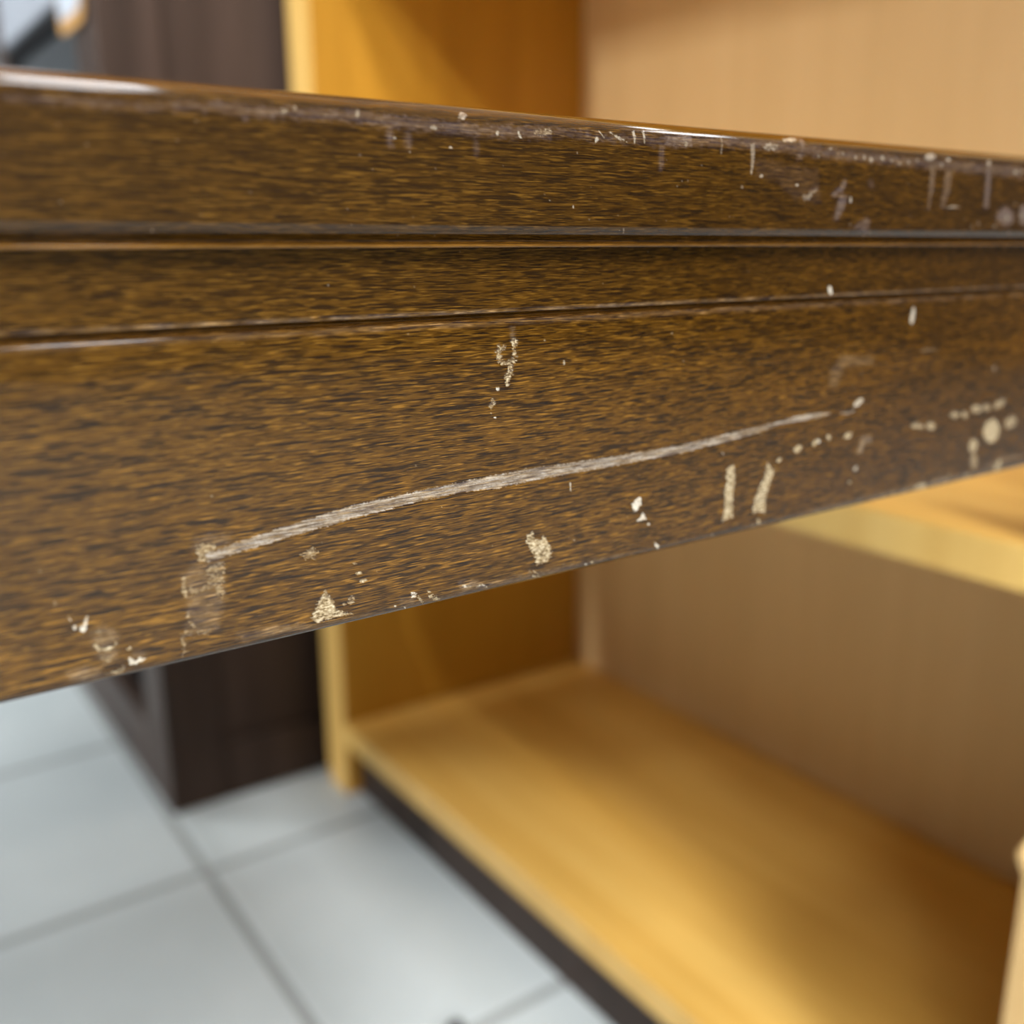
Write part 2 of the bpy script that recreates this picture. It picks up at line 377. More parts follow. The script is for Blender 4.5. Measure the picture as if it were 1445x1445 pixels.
# places where the edge is chipped, scuffed and scratched: part, outline, kind
# (w raw fibre, f pale flake, s scratch, h dull haze), strength, raggedness, points (mm along, mm over the moulding)
WEAR = [
    ('A','p','s',1.0,0.25,[(41.46,50.27),(44.31,49.87),(52.77,48.75),(64.09,47.5),(76.28,46.47),(82.78,46.27),(89.7,46.61),(98.33,46.23),(113.9,46.04),(131.2,45.68),(144.44,44.82),(153.4,43.9),(158.44,43.01),(165.01,43.03),(169.38,42.88),(174.26,42.4),(174.08,41.94),(168.94,41.67),(164.41,41.54),(158.09,42.28),(152.77,42.61),(143.74,43.13),(130.63,43.91),(113.43,44.09),(97.83,43.89),(89.19,44.08),(82.44,44.39),(75.88,44.64),(63.59,45.3),(52.32,46.86),(43.93,48.23),(41.1,48.85)]),
    ('A','p','s',1.0,0.2,[(177.51,42.72),(179.99,43.03),(182.33,42.64),(182.15,42.33),(179.76,42.41),(177.45,42.26)]),
    ('A','p','w',0.8,0.8,[(39.76,48.41),(40.74,47.21),(42.29,47.76),(42.74,48.94),(41.59,49.84),(39.99,49.91)]),
    ('A','p','w',0.62,0.9,[(40.94,51.19),(42.09,50.3),(43.7,50.42),(43.38,53.35),(43.11,55.75),(42.28,54.63),(41.09,53.82)]),
    ('A','p','w',0.8,0.5,[(37.65,51.66),(38.18,51.58),(38.25,53.8),(38.32,55.11),(37.66,54.6),(37.4,53.63)]),
    ('A','p','w',0.7,0.5,[(38.07,55.99),(38.19,57.7),(39.21,59.25),(38.32,59.23),(37.77,57.42)]),
    ('A','p','w',0.55,0.6,[(36.68,59.8),(37.97,59.15),(39.69,59.93),(41.15,59.69),(40.91,60.4),(38.95,60.23),(37.41,60.53),(37.32,62.8),(36.71,62.64)]),
    ('A','p','w',0.5,0.6,[(38.32,53.08),(40.38,53.68),(40.81,52.84),(40.94,54.54),(38.57,54.24)]),
    ('A','p','h',0.45,0.7,[(37.79,51.14),(39.83,49.7),(43.55,50.02),(43.27,55.97),(42.05,59.9),(39.82,60.53),(37.55,60.0),(38.13,55.26)]),
    ('A','p','h',0.4,0.8,[(39.57,46.56),(41.72,46.02),(44.7,46.89),(44.6,48.17),(42.25,48.3),(39.94,48.44)]),
    ('A','p','w',0.7,0.7,[(55.03,51.55),(56.88,50.61),(57.83,51.67),(56.97,52.69),(55.77,52.56)]),
    ('A','p','w',1,0.4,[(25.37,58.54),(25.79,59.63),(26.84,60.11),(28.01,59.85),(28.61,59.02),(28.23,58.62),(27.69,59.19),(26.83,59.28),(26.22,59.08),(25.84,58.31)]),
    ('A','p','w',0.6,0.5,[(25.66,58.45),(26.52,58.28),(27.7,58.43),(28.3,58.84),(28.45,58.51),(27.76,58.05),(26.48,57.89),(25.58,58.13)]),
    ('A','p','h',0.6,0.6,[(25.54,56.76),(26.67,56.47),(28.1,57.07),(28.57,58.58),(28.07,59.86),(28.18,61.29),(26.41,61.41),(25.64,59.27)]),
    ('A','p','w',0.6,0.6,[(26.97,57.16),(26.89,57.27),(26.7,57.33),(26.43,57.33),(26.13,57.26),(25.87,57.14),(25.7,57.0),(25.65,56.85),(25.73,56.74),(25.92,56.68),(26.19,56.68),(26.48,56.75),(26.74,56.87),(26.92,57.02)]),
    ('A','p','w',0.6,0.6,[(27.75,61.11),(27.64,61.27),(27.38,61.35),(27.0,61.34),(26.59,61.23),(26.24,61.06),(26.0,60.86),(25.93,60.66),(26.04,60.5),(26.3,60.42),(26.68,60.43),(27.08,60.54),(27.44,60.71),(27.68,60.91)]),
    ('A','p','w',0.9,0.5,[(26.55,63.38),(27.89,63.74),(28.74,63.47),(29.32,62.57),(29.1,62.23),(28.36,62.57),(27.7,62.73),(26.49,62.88)]),
    ('A','p','f',1.0,0.1,[(23.89,55.7),(24.46,55.42),(24.95,54.24),(25.28,54.38),(25.03,55.82),(24.58,56.61),(24.06,56.42)]),
    ('A','p','f',1.0,0.25,[(23.72,55.73),(23.68,55.87),(23.59,55.97),(23.47,56.01),(23.34,55.98),(23.24,55.89),(23.17,55.75),(23.16,55.6),(23.21,55.46),(23.3,55.35),(23.42,55.31),(23.54,55.34),(23.65,55.43),(23.71,55.57)]),
    ('A','p','f',1.0,0.25,[(23.1,54.31),(23.12,54.46),(23.1,54.58),(23.06,54.66),(23.0,54.67),(22.93,54.61),(22.87,54.51),(22.83,54.36),(22.81,54.22),(22.83,54.1),(22.87,54.02),(22.93,54.01),(23.0,54.07),(23.06,54.17)]),
    ('A','p','w',0.6,0.25,[(21.7,51.97),(21.66,52.13),(21.58,52.25),(21.48,52.31),(21.38,52.28),(21.29,52.19),(21.24,52.04),(21.24,51.87),(21.28,51.71),(21.36,51.58),(21.46,51.53),(21.56,51.55),(21.64,51.64),(21.69,51.79)]),
    ('A','p','f',1.0,0.25,[(29.51,61.29),(29.66,62.42),(30.56,62.75),(31.29,62.52),(31.95,62.2),(31.94,62.03),(31.06,61.56),(30.44,62.0),(30.36,61.78),(29.78,61.17)]),
    ('A','p','w',1.0,0.25,[(30.24,60.02),(30.25,60.14),(30.18,60.26),(30.05,60.36),(29.88,60.42),(29.72,60.43),(29.58,60.38),(29.51,60.29),(29.51,60.17),(29.58,60.05),(29.71,59.95),(29.87,59.89),(30.03,59.88),(30.17,59.93)]),
    ('A','p','h',0.6,0.25,[(31.75,61.47),(31.65,61.63),(31.43,61.72),(31.12,61.73),(30.78,61.64),(30.48,61.49),(30.29,61.29),(30.23,61.09),(30.32,60.93),(30.55,60.84),(30.86,60.83),(31.19,60.91),(31.49,61.07),(31.69,61.26)]),
    ('A','p','h',0.5,0.8,[(22.12,61.56),(23.96,61.34),(26.08,62.17),(26.27,63.51),(23.56,63.73),(22.02,62.51)]),
    ('A','p','w',1.0,0.35,[(58.52,57.56),(59.67,59.48),(60.17,60.9),(61.88,61.94),(63.44,62.57),(56.63,62.57),(56.01,61.68),(56.76,60.17),(57.41,58.82)]),
    ('A','p','w',0.7,0.6,[(63.16,60.5),(62.92,60.71),(62.64,60.8),(62.36,60.75),(62.14,60.58),(62.02,60.31),(62.03,60.01),(62.17,59.72),(62.4,59.51),(62.68,59.42),(62.96,59.47),(63.18,59.64),(63.3,59.91),(63.29,60.21)]),
    ('A','p','w',0.6,0.4,[(61.94,60.72),(61.9,60.82),(61.78,60.89),(61.63,60.91),(61.45,60.87),(61.3,60.79),(61.2,60.67),(61.16,60.55),(61.21,60.44),(61.32,60.38),(61.48,60.36),(61.65,60.39),(61.8,60.48),(61.91,60.59)]),
    ('A','p','w',1.0,0.25,[(64.76,56.17),(64.71,56.3),(64.55,56.4),(64.31,56.45),(64.03,56.44),(63.78,56.38),(63.59,56.27),(63.51,56.13),(63.55,56.0),(63.71,55.9),(63.95,55.85),(64.23,55.86),(64.49,55.92),(64.68,56.03)]),
    ('A','p','w',1.0,0.25,[(65.57,57.45),(65.53,57.6),(65.36,57.73),(65.1,57.81),(64.79,57.83),(64.49,57.78),(64.27,57.67),(64.17,57.52),(64.21,57.37),(64.37,57.24),(64.64,57.16),(64.95,57.14),(65.24,57.19),(65.46,57.3)]),
    ('A','p','w',1.0,0.25,[(63.87,54.54),(63.83,54.6),(63.73,54.63),(63.59,54.64),(63.43,54.61),(63.29,54.55),(63.2,54.48),(63.17,54.41),(63.21,54.35),(63.3,54.32),(63.45,54.32),(63.6,54.35),(63.74,54.4),(63.84,54.47)]),
    ('A','p','h',0.4,0.6,[(73.8,62.66),(73.67,62.91),(73.26,63.04),(72.66,63.03),(71.98,62.87),(71.38,62.61),(70.97,62.31),(70.83,62.03),(70.99,61.8),(71.4,61.69),(71.99,61.7),(72.65,61.83),(73.24,62.07),(73.65,62.36)]),
    ('A','p','f',1.0,0.5,[(73.04,61.05),(73.03,61.45),(73.11,61.96),(73.86,62.22),(74.19,61.4),(73.35,60.84)]),
    ('A','p','w',1.0,0.5,[(74.04,62.06),(75.3,63.93),(75.7,63.32),(74.44,61.84)]),
    ('A','p','w',1.0,0.7,[(75.88,61.36),(76.59,63.04),(78.73,64.16),(78.55,63.36),(77.12,62.4),(76.1,61.28)]),
    ('A','p','f',1.0,0.25,[(70.45,62.85),(70.44,62.96),(70.38,63.04),(70.28,63.06),(70.16,63.04),(70.05,62.96),(69.97,62.85),(69.94,62.73),(69.96,62.63),(70.03,62.56),(70.13,62.53),(70.25,62.56),(70.35,62.63),(70.42,62.73)]),
    ('A','p','f',1.0,0.25,[(72.29,63.66),(72.32,63.82),(72.32,63.95),(72.26,64.0),(72.15,63.95),(72.02,63.81),(71.92,63.66),(71.86,63.52),(71.85,63.4),(71.88,63.33),(71.96,63.31),(72.05,63.33),(72.14,63.4),(72.22,63.52)]),
    ('A','p','h',0.45,0.6,[(44.92,62.61),(51.67,63.06),(80.83,63.33),(73.25,62.98),(64.94,63.17),(59.12,63.46),(51.59,61.71),(44.81,61.52)]),
    ('A','p','w',1.0,0.4,[(95.61,55.16),(97.09,54.99),(97.35,56.5),(98.85,56.76),(99.22,55.56),(100.12,57.4),(100.89,58.17),(101.04,60.33),(99.9,61.19),(97.62,61.19),(97.36,59.44),(96.36,58.42),(95.49,56.59)]),
    ('A','p','w',1.0,0.5,[(95.97,61.83),(97.14,63.38),(99.05,63.9),(98.74,63.16),(97.31,62.79),(96.28,61.67)]),
    ('A','p','w',0.8,0.5,[(96.52,61.97),(98.61,63.51),(98.72,63.07),(96.72,61.72)]),
    ('A','p','h',0.7,0.7,[(82.51,63.02),(84.89,62.89),(87.74,63.34),(87.68,62.83),(84.81,61.62),(82.16,61.31)]),
    ('A','p','f',1.0,0.6,[(82.57,61.98),(83.17,62.4),(84.37,62.48),(84.37,62.23),(83.27,61.85),(82.74,61.63)]),
    ('A','p','f',1.0,0.6,[(85.35,62.78),(86.72,62.78),(87.54,63.21),(87.62,62.88),(86.68,62.26),(85.25,62.52)]),
    ('A','p','f',1.0,0,[(104.78,47.52),(104.86,49.1),(105.12,49.13),(105.04,47.55)]),
    ('A','p','f',1.0,0.25,[(109.15,63.26),(109.17,63.38),(109.13,63.48),(109.04,63.52),(108.9,63.48),(108.75,63.38),(108.63,63.26),(108.56,63.12),(108.55,63.01),(108.61,62.94),(108.71,62.91),(108.84,62.94),(108.97,63.01),(109.07,63.12)]),
    ('A','p','w',1.0,0.25,[(110.84,63.18),(110.84,63.33),(110.74,63.43),(110.55,63.45),(110.31,63.39),(110.07,63.26),(109.88,63.1),(109.79,62.96),(109.81,62.83),(109.93,62.76),(110.13,62.74),(110.35,62.79),(110.57,62.89),(110.74,63.02)]),
    ('A','p','f',0.5,0,[(104.05,57.09),(105.52,57.96),(106.86,58.84),(106.94,58.75),(105.6,57.86),(104.15,56.95)]),
    ('A','p','h',0.4,0.7,[(93.19,63.9),(117.41,62.91),(105.24,62.53),(92.53,62.44),(80.78,62.46)]),
    ('A','p','f',1.0,0.3,[(119.18,53.59),(120.39,52.66),(121.46,52.54),(121.77,53.98),(120.31,55.15),(119.58,54.76)]),
    ('A','p','f',1.0,0.3,[(120.39,57.12),(121.6,55.91),(121.94,55.26),(123.11,57.13),(121.65,57.04)]),
    ('A','p','f',1.0,0.25,[(123.89,58.11),(123.86,58.23),(123.76,58.31),(123.62,58.34),(123.45,58.31),(123.3,58.23),(123.19,58.12),(123.15,57.99),(123.18,57.87),(123.28,57.79),(123.43,57.76),(123.59,57.78),(123.74,57.86),(123.85,57.98)]),
    ('A','p','f',1.0,0.3,[(125.04,61.96),(125.53,62.84),(126.26,63.74),(126.66,63.87),(126.47,62.7),(125.32,61.83)]),
    ('A','p','w',1.0,0.3,[(145.79,49.28),(146.34,52.6),(145.97,56.72),(146.47,60.42),(143.16,60.8),(143.75,57.59),(143.31,54.55),(143.98,52.58),(143.48,51.33),(143.98,49.93)]),
    ('A','p','w',1.0,0.3,[(155.44,50.19),(157.85,52.32),(156.97,54.65),(155.92,57.58),(155.8,60.97),(151.81,60.5),(152.4,57.37),(153.5,55.09),(154.84,53.14)]),
    ('A','p','w',1.0,0.25,[(154.6,62.65),(154.63,62.94),(154.56,63.17),(154.37,63.28),(154.06,63.22),(153.72,63.01),(153.45,62.73),(153.34,62.44),(153.37,62.17),(153.52,61.98),(153.76,61.9),(154.04,61.95),(154.3,62.11),(154.5,62.36)]),
    ('A','p','w',1.0,0.25,[(159.64,49.93),(159.79,50.13),(159.77,50.36),(159.6,50.59),(159.31,50.77),(158.95,50.85),(158.61,50.84),(158.33,50.72),(158.19,50.52),(158.21,50.29),(158.38,50.06),(158.67,49.89),(159.02,49.8),(159.37,49.82)]),
    ('A','p','w',1.0,0.25,[(165.61,48.15),(165.84,48.49),(165.79,48.87),(165.49,49.21),(164.98,49.45),(164.37,49.54),(163.79,49.46),(163.34,49.23),(163.11,48.89),(163.16,48.51),(163.46,48.17),(163.96,47.93),(164.57,47.84),(165.16,47.92)]),
    ('A','p','w',1.0,0.25,[(170.2,48.27),(170.16,48.53),(170.0,48.73),(169.75,48.82),(169.45,48.79),(169.17,48.64),(168.96,48.4),(168.86,48.11),(168.89,47.85),(169.05,47.65),(169.31,47.56),(169.6,47.59),(169.89,47.74),(170.1,47.98)]),
    ('A','p','f',1.0,0.25,[(171.61,47.8),(171.59,47.99),(171.47,48.13),(171.29,48.19),(171.07,48.17),(170.87,48.06),(170.72,47.89),(170.65,47.69),(170.67,47.51),(170.79,47.37),(170.97,47.3),(171.19,47.33),(171.39,47.43),(171.54,47.6)]),
    ('A','p','f',0.7,0,[(141.98,46.52),(142.51,47.53),(142.88,47.46),(142.21,46.48)]),
    ('A','p','w',0.5,0.4,[(153.42,64.04),(152.14,63.65),(152.07,63.22),(152.21,62.93),(152.45,62.77),(152.7,62.74),(152.9,62.85),(153.04,63.08),(153.15,63.45)]),
    ('A','p','f',0.6,0.25,[(141.08,63.22),(141.17,63.44),(141.23,63.64),(141.2,63.73),(141.06,63.7),(140.86,63.54),(140.67,63.33),(140.54,63.11),(140.5,62.92),(140.52,62.79),(140.61,62.73),(140.72,62.75),(140.85,62.85),(140.97,63.01)]),
    ('A','p','f',0.8,0.25,[(184.85,39.95),(185.03,40.26),(184.86,40.67),(184.39,41.09),(183.7,41.45),(182.94,41.66),(182.26,41.69),(181.79,41.54),(181.61,41.23),(181.78,40.82),(182.25,40.4),(182.93,40.04),(183.69,39.83),(184.37,39.79)]),
    ('A','p','w',1.0,0.25,[(175.13,47.51),(175.09,47.81),(174.9,48.03),(174.6,48.13),(174.25,48.09),(173.92,47.92),(173.67,47.65),(173.56,47.34),(173.6,47.04),(173.78,46.82),(174.08,46.72),(174.43,46.76),(174.76,46.93),(175.01,47.2)]),
    ('A','p','w',1.0,0.25,[(171.7,47.64),(171.74,47.9),(171.55,48.14),(171.16,48.31),(170.66,48.37),(170.13,48.32),(169.69,48.17),(169.42,47.93),(169.38,47.67),(169.57,47.44),(169.96,47.27),(170.46,47.2),(170.99,47.25),(171.43,47.4)]),
    ('A','p','w',1.0,0.25,[(181.98,47.09),(182.17,47.39),(182.08,47.75),(181.73,48.08),(181.18,48.34),(180.55,48.45),(179.96,48.41),(179.53,48.22),(179.34,47.92),(179.43,47.56),(179.78,47.23),(180.33,46.97),(180.96,46.86),(181.55,46.9)]),
    ('A','p','h',0.9,0.25,[(189.43,49.42),(189.28,49.75),(188.73,49.96),(187.9,50.02),(186.96,49.91),(186.1,49.66),(185.48,49.32),(185.23,48.95),(185.39,48.63),(185.93,48.42),(186.74,48.36),(187.68,48.46),(188.54,48.71),(189.17,49.05)]),
    ('A','p','h',1,0,[(185.83,48.86),(184.43,51.62),(185.83,52.12),(187.24,49.34)]),
    ('A','p','f',0.7,0.25,[(184.99,55.63),(184.74,55.82),(184.4,55.91),(184.05,55.88),(183.75,55.74),(183.57,55.52),(183.54,55.25),(183.66,55.0),(183.92,54.81),(184.26,54.72),(184.61,54.74),(184.91,54.88),(185.09,55.11),(185.12,55.38)]),
    ('A','p','w',1.0,0.25,[(183.32,58.38),(183.28,58.51),(183.16,58.61),(182.96,58.65),(182.73,58.62),(182.51,58.52),(182.35,58.39),(182.28,58.23),(182.31,58.09),(182.44,58.0),(182.64,57.96),(182.87,57.99),(183.08,58.09),(183.24,58.22)]),
    ('A','p','w',0.8,0.3,[(207.14,48.05),(207.11,48.38),(206.7,48.65),(206.01,48.8),(205.16,48.8),(204.34,48.66),(203.7,48.39),(203.36,48.06),(203.4,47.72),(203.8,47.45),(204.49,47.3),(205.33,47.3),(206.15,47.44),(206.8,47.71)]),
    ('A','p','w',0.8,0.3,[(208.66,48.5),(208.66,48.78),(208.38,49.0),(207.89,49.12),(207.29,49.12),(206.7,49.0),(206.22,48.78),(205.97,48.51),(205.98,48.23),(206.25,48.01),(206.73,47.89),(207.33,47.88),(207.93,48.0),(208.4,48.23)]),
    ('A','p','w',0.8,0.3,[(213.17,48.74),(213.21,49.23),(212.85,49.63),(212.17,49.85),(211.3,49.85),(210.41,49.63),(209.69,49.23),(209.27,48.74),(209.24,48.25),(209.59,47.85),(210.27,47.63),(211.13,47.63),(212.01,47.84),(212.74,48.24)]),
    ('A','p','w',0.8,0.3,[(222.63,47.06),(222.62,47.47),(222.22,47.8),(221.49,47.99),(220.58,47.99),(219.68,47.81),(218.96,47.49),(218.56,47.08),(218.57,46.67),(218.97,46.34),(219.69,46.16),(220.59,46.15),(221.49,46.33),(222.22,46.65)]),
    ('A','p','w',0.8,0.3,[(226.0,47.47),(226.1,47.92),(225.94,48.28),(225.55,48.48),(225.0,48.48),(224.41,48.28),(223.9,47.93),(223.56,47.48),(223.46,47.04),(223.62,46.68),(224.01,46.48),(224.55,46.48),(225.14,46.67),(225.65,47.03)]),
    ('A','p','w',0.8,0.3,[(232.16,46.52),(232.17,47.0),(231.71,47.39),(230.86,47.61),(229.8,47.62),(228.74,47.41),(227.9,47.02),(227.42,46.54),(227.41,46.06),(227.87,45.68),(228.71,45.46),(229.76,45.45),(230.82,45.65),(231.67,46.03)]),
    ('A','p','w',0.8,0.3,[(235.86,46.55),(235.89,46.97),(235.53,47.32),(234.86,47.51),(234.01,47.51),(233.15,47.33),(232.45,46.99),(232.05,46.57),(232.02,46.15),(232.37,45.81),(233.03,45.62),(233.88,45.61),(234.74,45.79),(235.45,46.13)]),
    ('A','p','w',0.85,0.25,[(242.29,45.36),(242.52,45.8),(242.2,46.32),(241.39,46.8),(240.26,47.17),(239.03,47.33),(237.95,47.27),(237.23,47.0),(237.01,46.57),(237.33,46.06),(238.12,45.57),(239.24,45.21),(240.47,45.04),(241.55,45.09)]),
    ('A','p','w',1,0.2,[(241.43,53.46),(241.0,54.76),(239.9,55.66),(238.34,55.98),(236.64,55.66),(235.14,54.77),(234.14,53.49),(233.81,52.07),(234.23,50.8),(235.31,49.9),(236.84,49.57),(238.52,49.87),(240.04,50.74),(241.08,52.02)]),
    ('A','p','w',0.8,0.25,[(248.26,52.41),(247.32,52.91),(246.12,53.1),(244.9,52.96),(243.91,52.51),(243.33,51.85),(243.28,51.1),(243.76,50.41),(244.69,49.92),(245.88,49.72),(247.1,49.85),(248.1,50.29),(248.7,50.96),(248.75,51.72)]),
    ('A','p','w',0.9,0.25,[(232.2,56.04),(231.92,56.74),(231.27,57.21),(230.39,57.36),(229.45,57.16),(228.64,56.65),(228.13,55.93),(228.0,55.15),(228.28,54.46),(228.92,53.99),(229.79,53.84),(230.73,54.03),(231.54,54.54),(232.07,55.26)]),
    ('A','p','w',0.7,0.25,[(232.84,59.86),(232.74,60.72),(232.33,61.36),(231.71,61.64),(231.0,61.51),(230.34,61.0),(229.86,60.22),(229.66,59.31),(229.76,58.46),(230.16,57.83),(230.78,57.55),(231.48,57.67),(232.15,58.17),(232.63,58.95)]),
    ('A','p','w',0.9,0.3,[(240.15,63.2),(243.2,59.94),(244.58,62.78),(244.02,64.36)]),
    ('A','p','w',0.9,0.4,[(212.19,62.67),(212.49,63.19),(212.79,63.98),(207.65,63.7),(207.07,63.04),(207.37,62.56),(208.22,62.21),(209.36,62.04),(210.55,62.06),(211.55,62.28)]),
    ('A','p','w',0.8,0.7,[(206.48,63.55),(201.65,63.9),(201.76,63.4),(202.55,63.12),(203.66,63.0),(204.81,63.02),(205.78,63.2)]),
    ('A','p','h',0.9,0.6,[(221.49,62.89),(221.76,63.47),(215.68,63.72),(214.58,63.08),(214.51,62.6),(215.25,62.23),(216.52,62.01),(218.07,61.97),(219.59,62.12),(220.78,62.44)]),
    ('A','p','w',0.6,0.5,[(173.47,63.44),(173.59,63.66),(173.61,63.83),(173.49,63.9),(173.18,63.81),(172.83,63.63),(172.52,63.42),(172.35,63.23),(172.3,63.07),(172.4,62.97),(172.58,62.94),(172.81,62.98),(173.05,63.08),(173.29,63.25)]),
    ('A','p','w',0.6,0.5,[(183.71,63.41),(183.84,63.62),(183.85,63.79),(183.72,63.86),(183.39,63.77),(183.03,63.6),(182.71,63.39),(182.53,63.19),(182.48,63.03),(182.58,62.94),(182.77,62.9),(183.02,62.94),(183.27,63.05),(183.52,63.22)]),
    ('A','p','w',0.6,0.5,[(187.98,63.29),(188.12,63.56),(188.13,63.78),(187.95,63.89),(187.48,63.76),(186.97,63.53),(186.56,63.25),(186.34,63.0),(186.31,62.8),(186.47,62.67),(186.76,62.63),(187.09,62.68),(187.43,62.82),(187.74,63.03)]),
    ('A','p','w',0.6,0.5,[(197.88,63.93),(195.47,63.82),(194.85,63.28),(194.75,62.92),(194.99,62.7),(195.45,62.64),(196.01,62.72),(196.6,62.95),(197.18,63.33)]),
    ('A','p','w',0.6,0.5,[(193.94,63.55),(194.19,63.86),(194.48,64.25),(193.85,64.19),(193.15,63.82),(192.68,63.51),(192.41,63.26),(192.34,63.06),(192.46,62.93),(192.7,62.89),(193.01,62.94),(193.34,63.08),(193.66,63.29)]),
    ('A','p','w',0.6,0.5,[(200.68,63.47),(201.02,63.89),(199.59,63.82),(198.95,63.43),(198.62,63.1),(198.58,62.86),(198.76,62.7),(199.1,62.66),(199.51,62.72),(199.94,62.88),(200.33,63.14)]),
    ('A','p','w',0.6,0.5,[(215.51,63.21),(215.71,63.54),(215.75,63.82),(215.53,63.95),(214.9,63.78),(214.2,63.49),(213.67,63.18),(213.39,62.88),(213.38,62.65),(213.6,62.5),(213.97,62.45),(214.41,62.51),(214.84,62.67),(215.22,62.91)]),
    ('A','p','w',0.6,0.5,[(221.79,62.03),(221.75,62.19),(221.57,62.3),(221.28,62.34),(220.94,62.3),(220.62,62.18),(220.38,62.01),(220.28,61.83),(220.32,61.66),(220.5,61.55),(220.79,61.51),(221.12,61.56),(221.44,61.67),(221.68,61.84)]),
    ('A','p','w',0.6,0.5,[(231.16,63.35),(231.97,64.14),(229.2,63.98),(227.94,63.29),(227.43,62.79),(227.46,62.41),(227.87,62.16),(228.51,62.08),(229.27,62.18),(229.99,62.44),(230.61,62.84)]),
    ('A','p','w',0.6,0.5,[(226.62,63.53),(226.93,63.86),(227.34,64.29),(226.6,64.23),(225.72,63.81),(225.14,63.49),(224.82,63.22),(224.74,63.01),(224.87,62.88),(225.14,62.83),(225.51,62.89),(225.9,63.03),(226.28,63.25)]),
    ('A','p','h',0.6,0.7,[(222.7,62.51),(234.56,61.49),(244.25,60.07),(258.53,61.03)]),
    ('A','p','h',0.5,0.7,[(231.08,62.03),(212.59,62.1),(190.29,62.5),(170.25,62.88)]),
    ('A','p','h',0.3,0.9,[(173.03,33.1),(176.0,30.27),(187.01,31.28),(187.24,32.86),(177.79,32.83),(175.42,36.95),(172.97,36.44)]),
    ('A','p','w',0.4,0.6,[(210.74,31.12),(210.44,31.24),(209.52,31.32),(208.17,31.36),(206.67,31.34),(205.31,31.28),(204.35,31.18),(203.99,31.06),(204.28,30.95),(205.17,30.86),(206.5,30.83),(208.0,30.84),(209.38,30.9),(210.36,31.0)]),
    ('A','p','f',0.5,0.25,[(235.82,37.2),(235.73,37.49),(235.56,37.71),(235.34,37.81),(235.1,37.77),(234.9,37.6),(234.78,37.34),(234.76,37.03),(234.84,36.74),(235.01,36.52),(235.24,36.42),(235.47,36.46),(235.67,36.62),(235.79,36.89)]),
    ('A','p','w',1.0,0.6,[(93.93,23.1),(93.85,23.44),(93.62,23.7),(93.3,23.84),(92.94,23.82),(92.62,23.65),(92.4,23.36),(92.32,23.01),(92.4,22.67),(92.62,22.41),(92.94,22.28),(93.3,22.3),(93.62,22.47),(93.85,22.75)]),
    ('A','p','w',1.0,0.6,[(92.55,23.88),(92.86,24.99),(92.35,25.54),(91.62,25.78),(90.65,25.46),(90.43,24.66),(90.72,24.14),(91.3,24.11),(91.39,23.66),(89.99,23.28),(89.53,24.56),(89.75,26.11),(91.62,26.44),(93.2,26.36),(93.55,25.1),(93.58,23.86)]),
    ('A','p','w',1.0,0.6,[(91.97,26.12),(91.92,27.54),(90.89,28.37),(91.52,29.88),(91.98,29.88),(92.34,28.77),(92.92,27.84),(93.0,26.21)]),
    ('A','p','f',1.0,0.25,[(90.29,30.19),(90.24,30.33),(90.12,30.43),(89.93,30.48),(89.73,30.46),(89.55,30.38),(89.42,30.26),(89.38,30.11),(89.43,29.97),(89.55,29.87),(89.73,29.82),(89.94,29.84),(90.12,29.91),(90.24,30.04)]),
    ('A','p','w',0.8,0.6,[(88.89,31.41),(89.45,32.52),(88.59,33.51),(88.03,32.87)]),
    ('A','p','f',1.0,0.25,[(89.57,34.74),(89.55,34.81),(89.47,34.86),(89.35,34.89),(89.22,34.87),(89.11,34.83),(89.03,34.76),(89.0,34.69),(89.03,34.62),(89.11,34.57),(89.23,34.55),(89.35,34.56),(89.47,34.6),(89.55,34.67)]),
    ('A','p','f',1.0,0.25,[(88.67,33.99),(88.65,34.04),(88.61,34.08),(88.56,34.1),(88.49,34.09),(88.44,34.06),(88.4,34.02),(88.39,33.96),(88.4,33.91),(88.44,33.88),(88.5,33.86),(88.56,33.86),(88.62,33.89),(88.66,33.94)]),
    ('A','p','f',0.6,0.25,[(103.51,26.91),(103.48,27.1),(103.41,27.24),(103.3,27.32),(103.17,27.31),(103.06,27.22),(102.98,27.06),(102.95,26.87),(102.97,26.68),(103.05,26.53),(103.16,26.46),(103.28,26.46),(103.4,26.56),(103.48,26.71)]),
    ('A','p','h',0.6,0.5,[(92.5,20.6),(92.61,22.22),(93.06,22.23),(93.07,20.62)]),
    ('A','p','f',1.0,0.25,[(172.77,15.67),(172.83,16.11),(172.79,16.48),(172.5,16.7),(172.17,16.73),(171.87,16.55),(171.51,16.22),(171.31,15.8),(171.25,15.36),(171.34,15.01),(171.57,14.79),(171.9,14.76),(172.25,14.93),(172.56,15.25)]),
    ('A','p','f',0.8,0.1,[(200.63,23.24),(200.49,24.07),(200.2,24.72),(199.82,25.05),(199.43,25.0),(199.11,24.58),(198.91,23.88),(198.89,23.03),(199.03,22.2),(199.32,21.56),(199.7,21.23),(200.08,21.27),(200.41,21.68),(200.61,22.39)]),
    ('T','p','h',0.5,0.8,[(22.33,22.86),(37.35,22.88),(45.91,22.46),(51.95,22.67),(61.7,22.53),(72.27,22.99),(83.93,23.2),(98.5,22.97),(98.68,21.31),(84.09,21.78),(72.56,21.5),(61.97,21.19),(52.14,21.53),(46.06,21.46),(37.44,22.25),(22.42,22.42)]),
    ('T','p','h',0.7,0.6,[(50.47,22.62),(50.41,22.87),(50.26,23.07),(50.05,23.19),(49.83,23.21),(49.64,23.11),(49.52,22.93),(49.49,22.69),(49.56,22.44),(49.71,22.24),(49.91,22.12),(50.13,22.11),(50.32,22.2),(50.44,22.39)]),
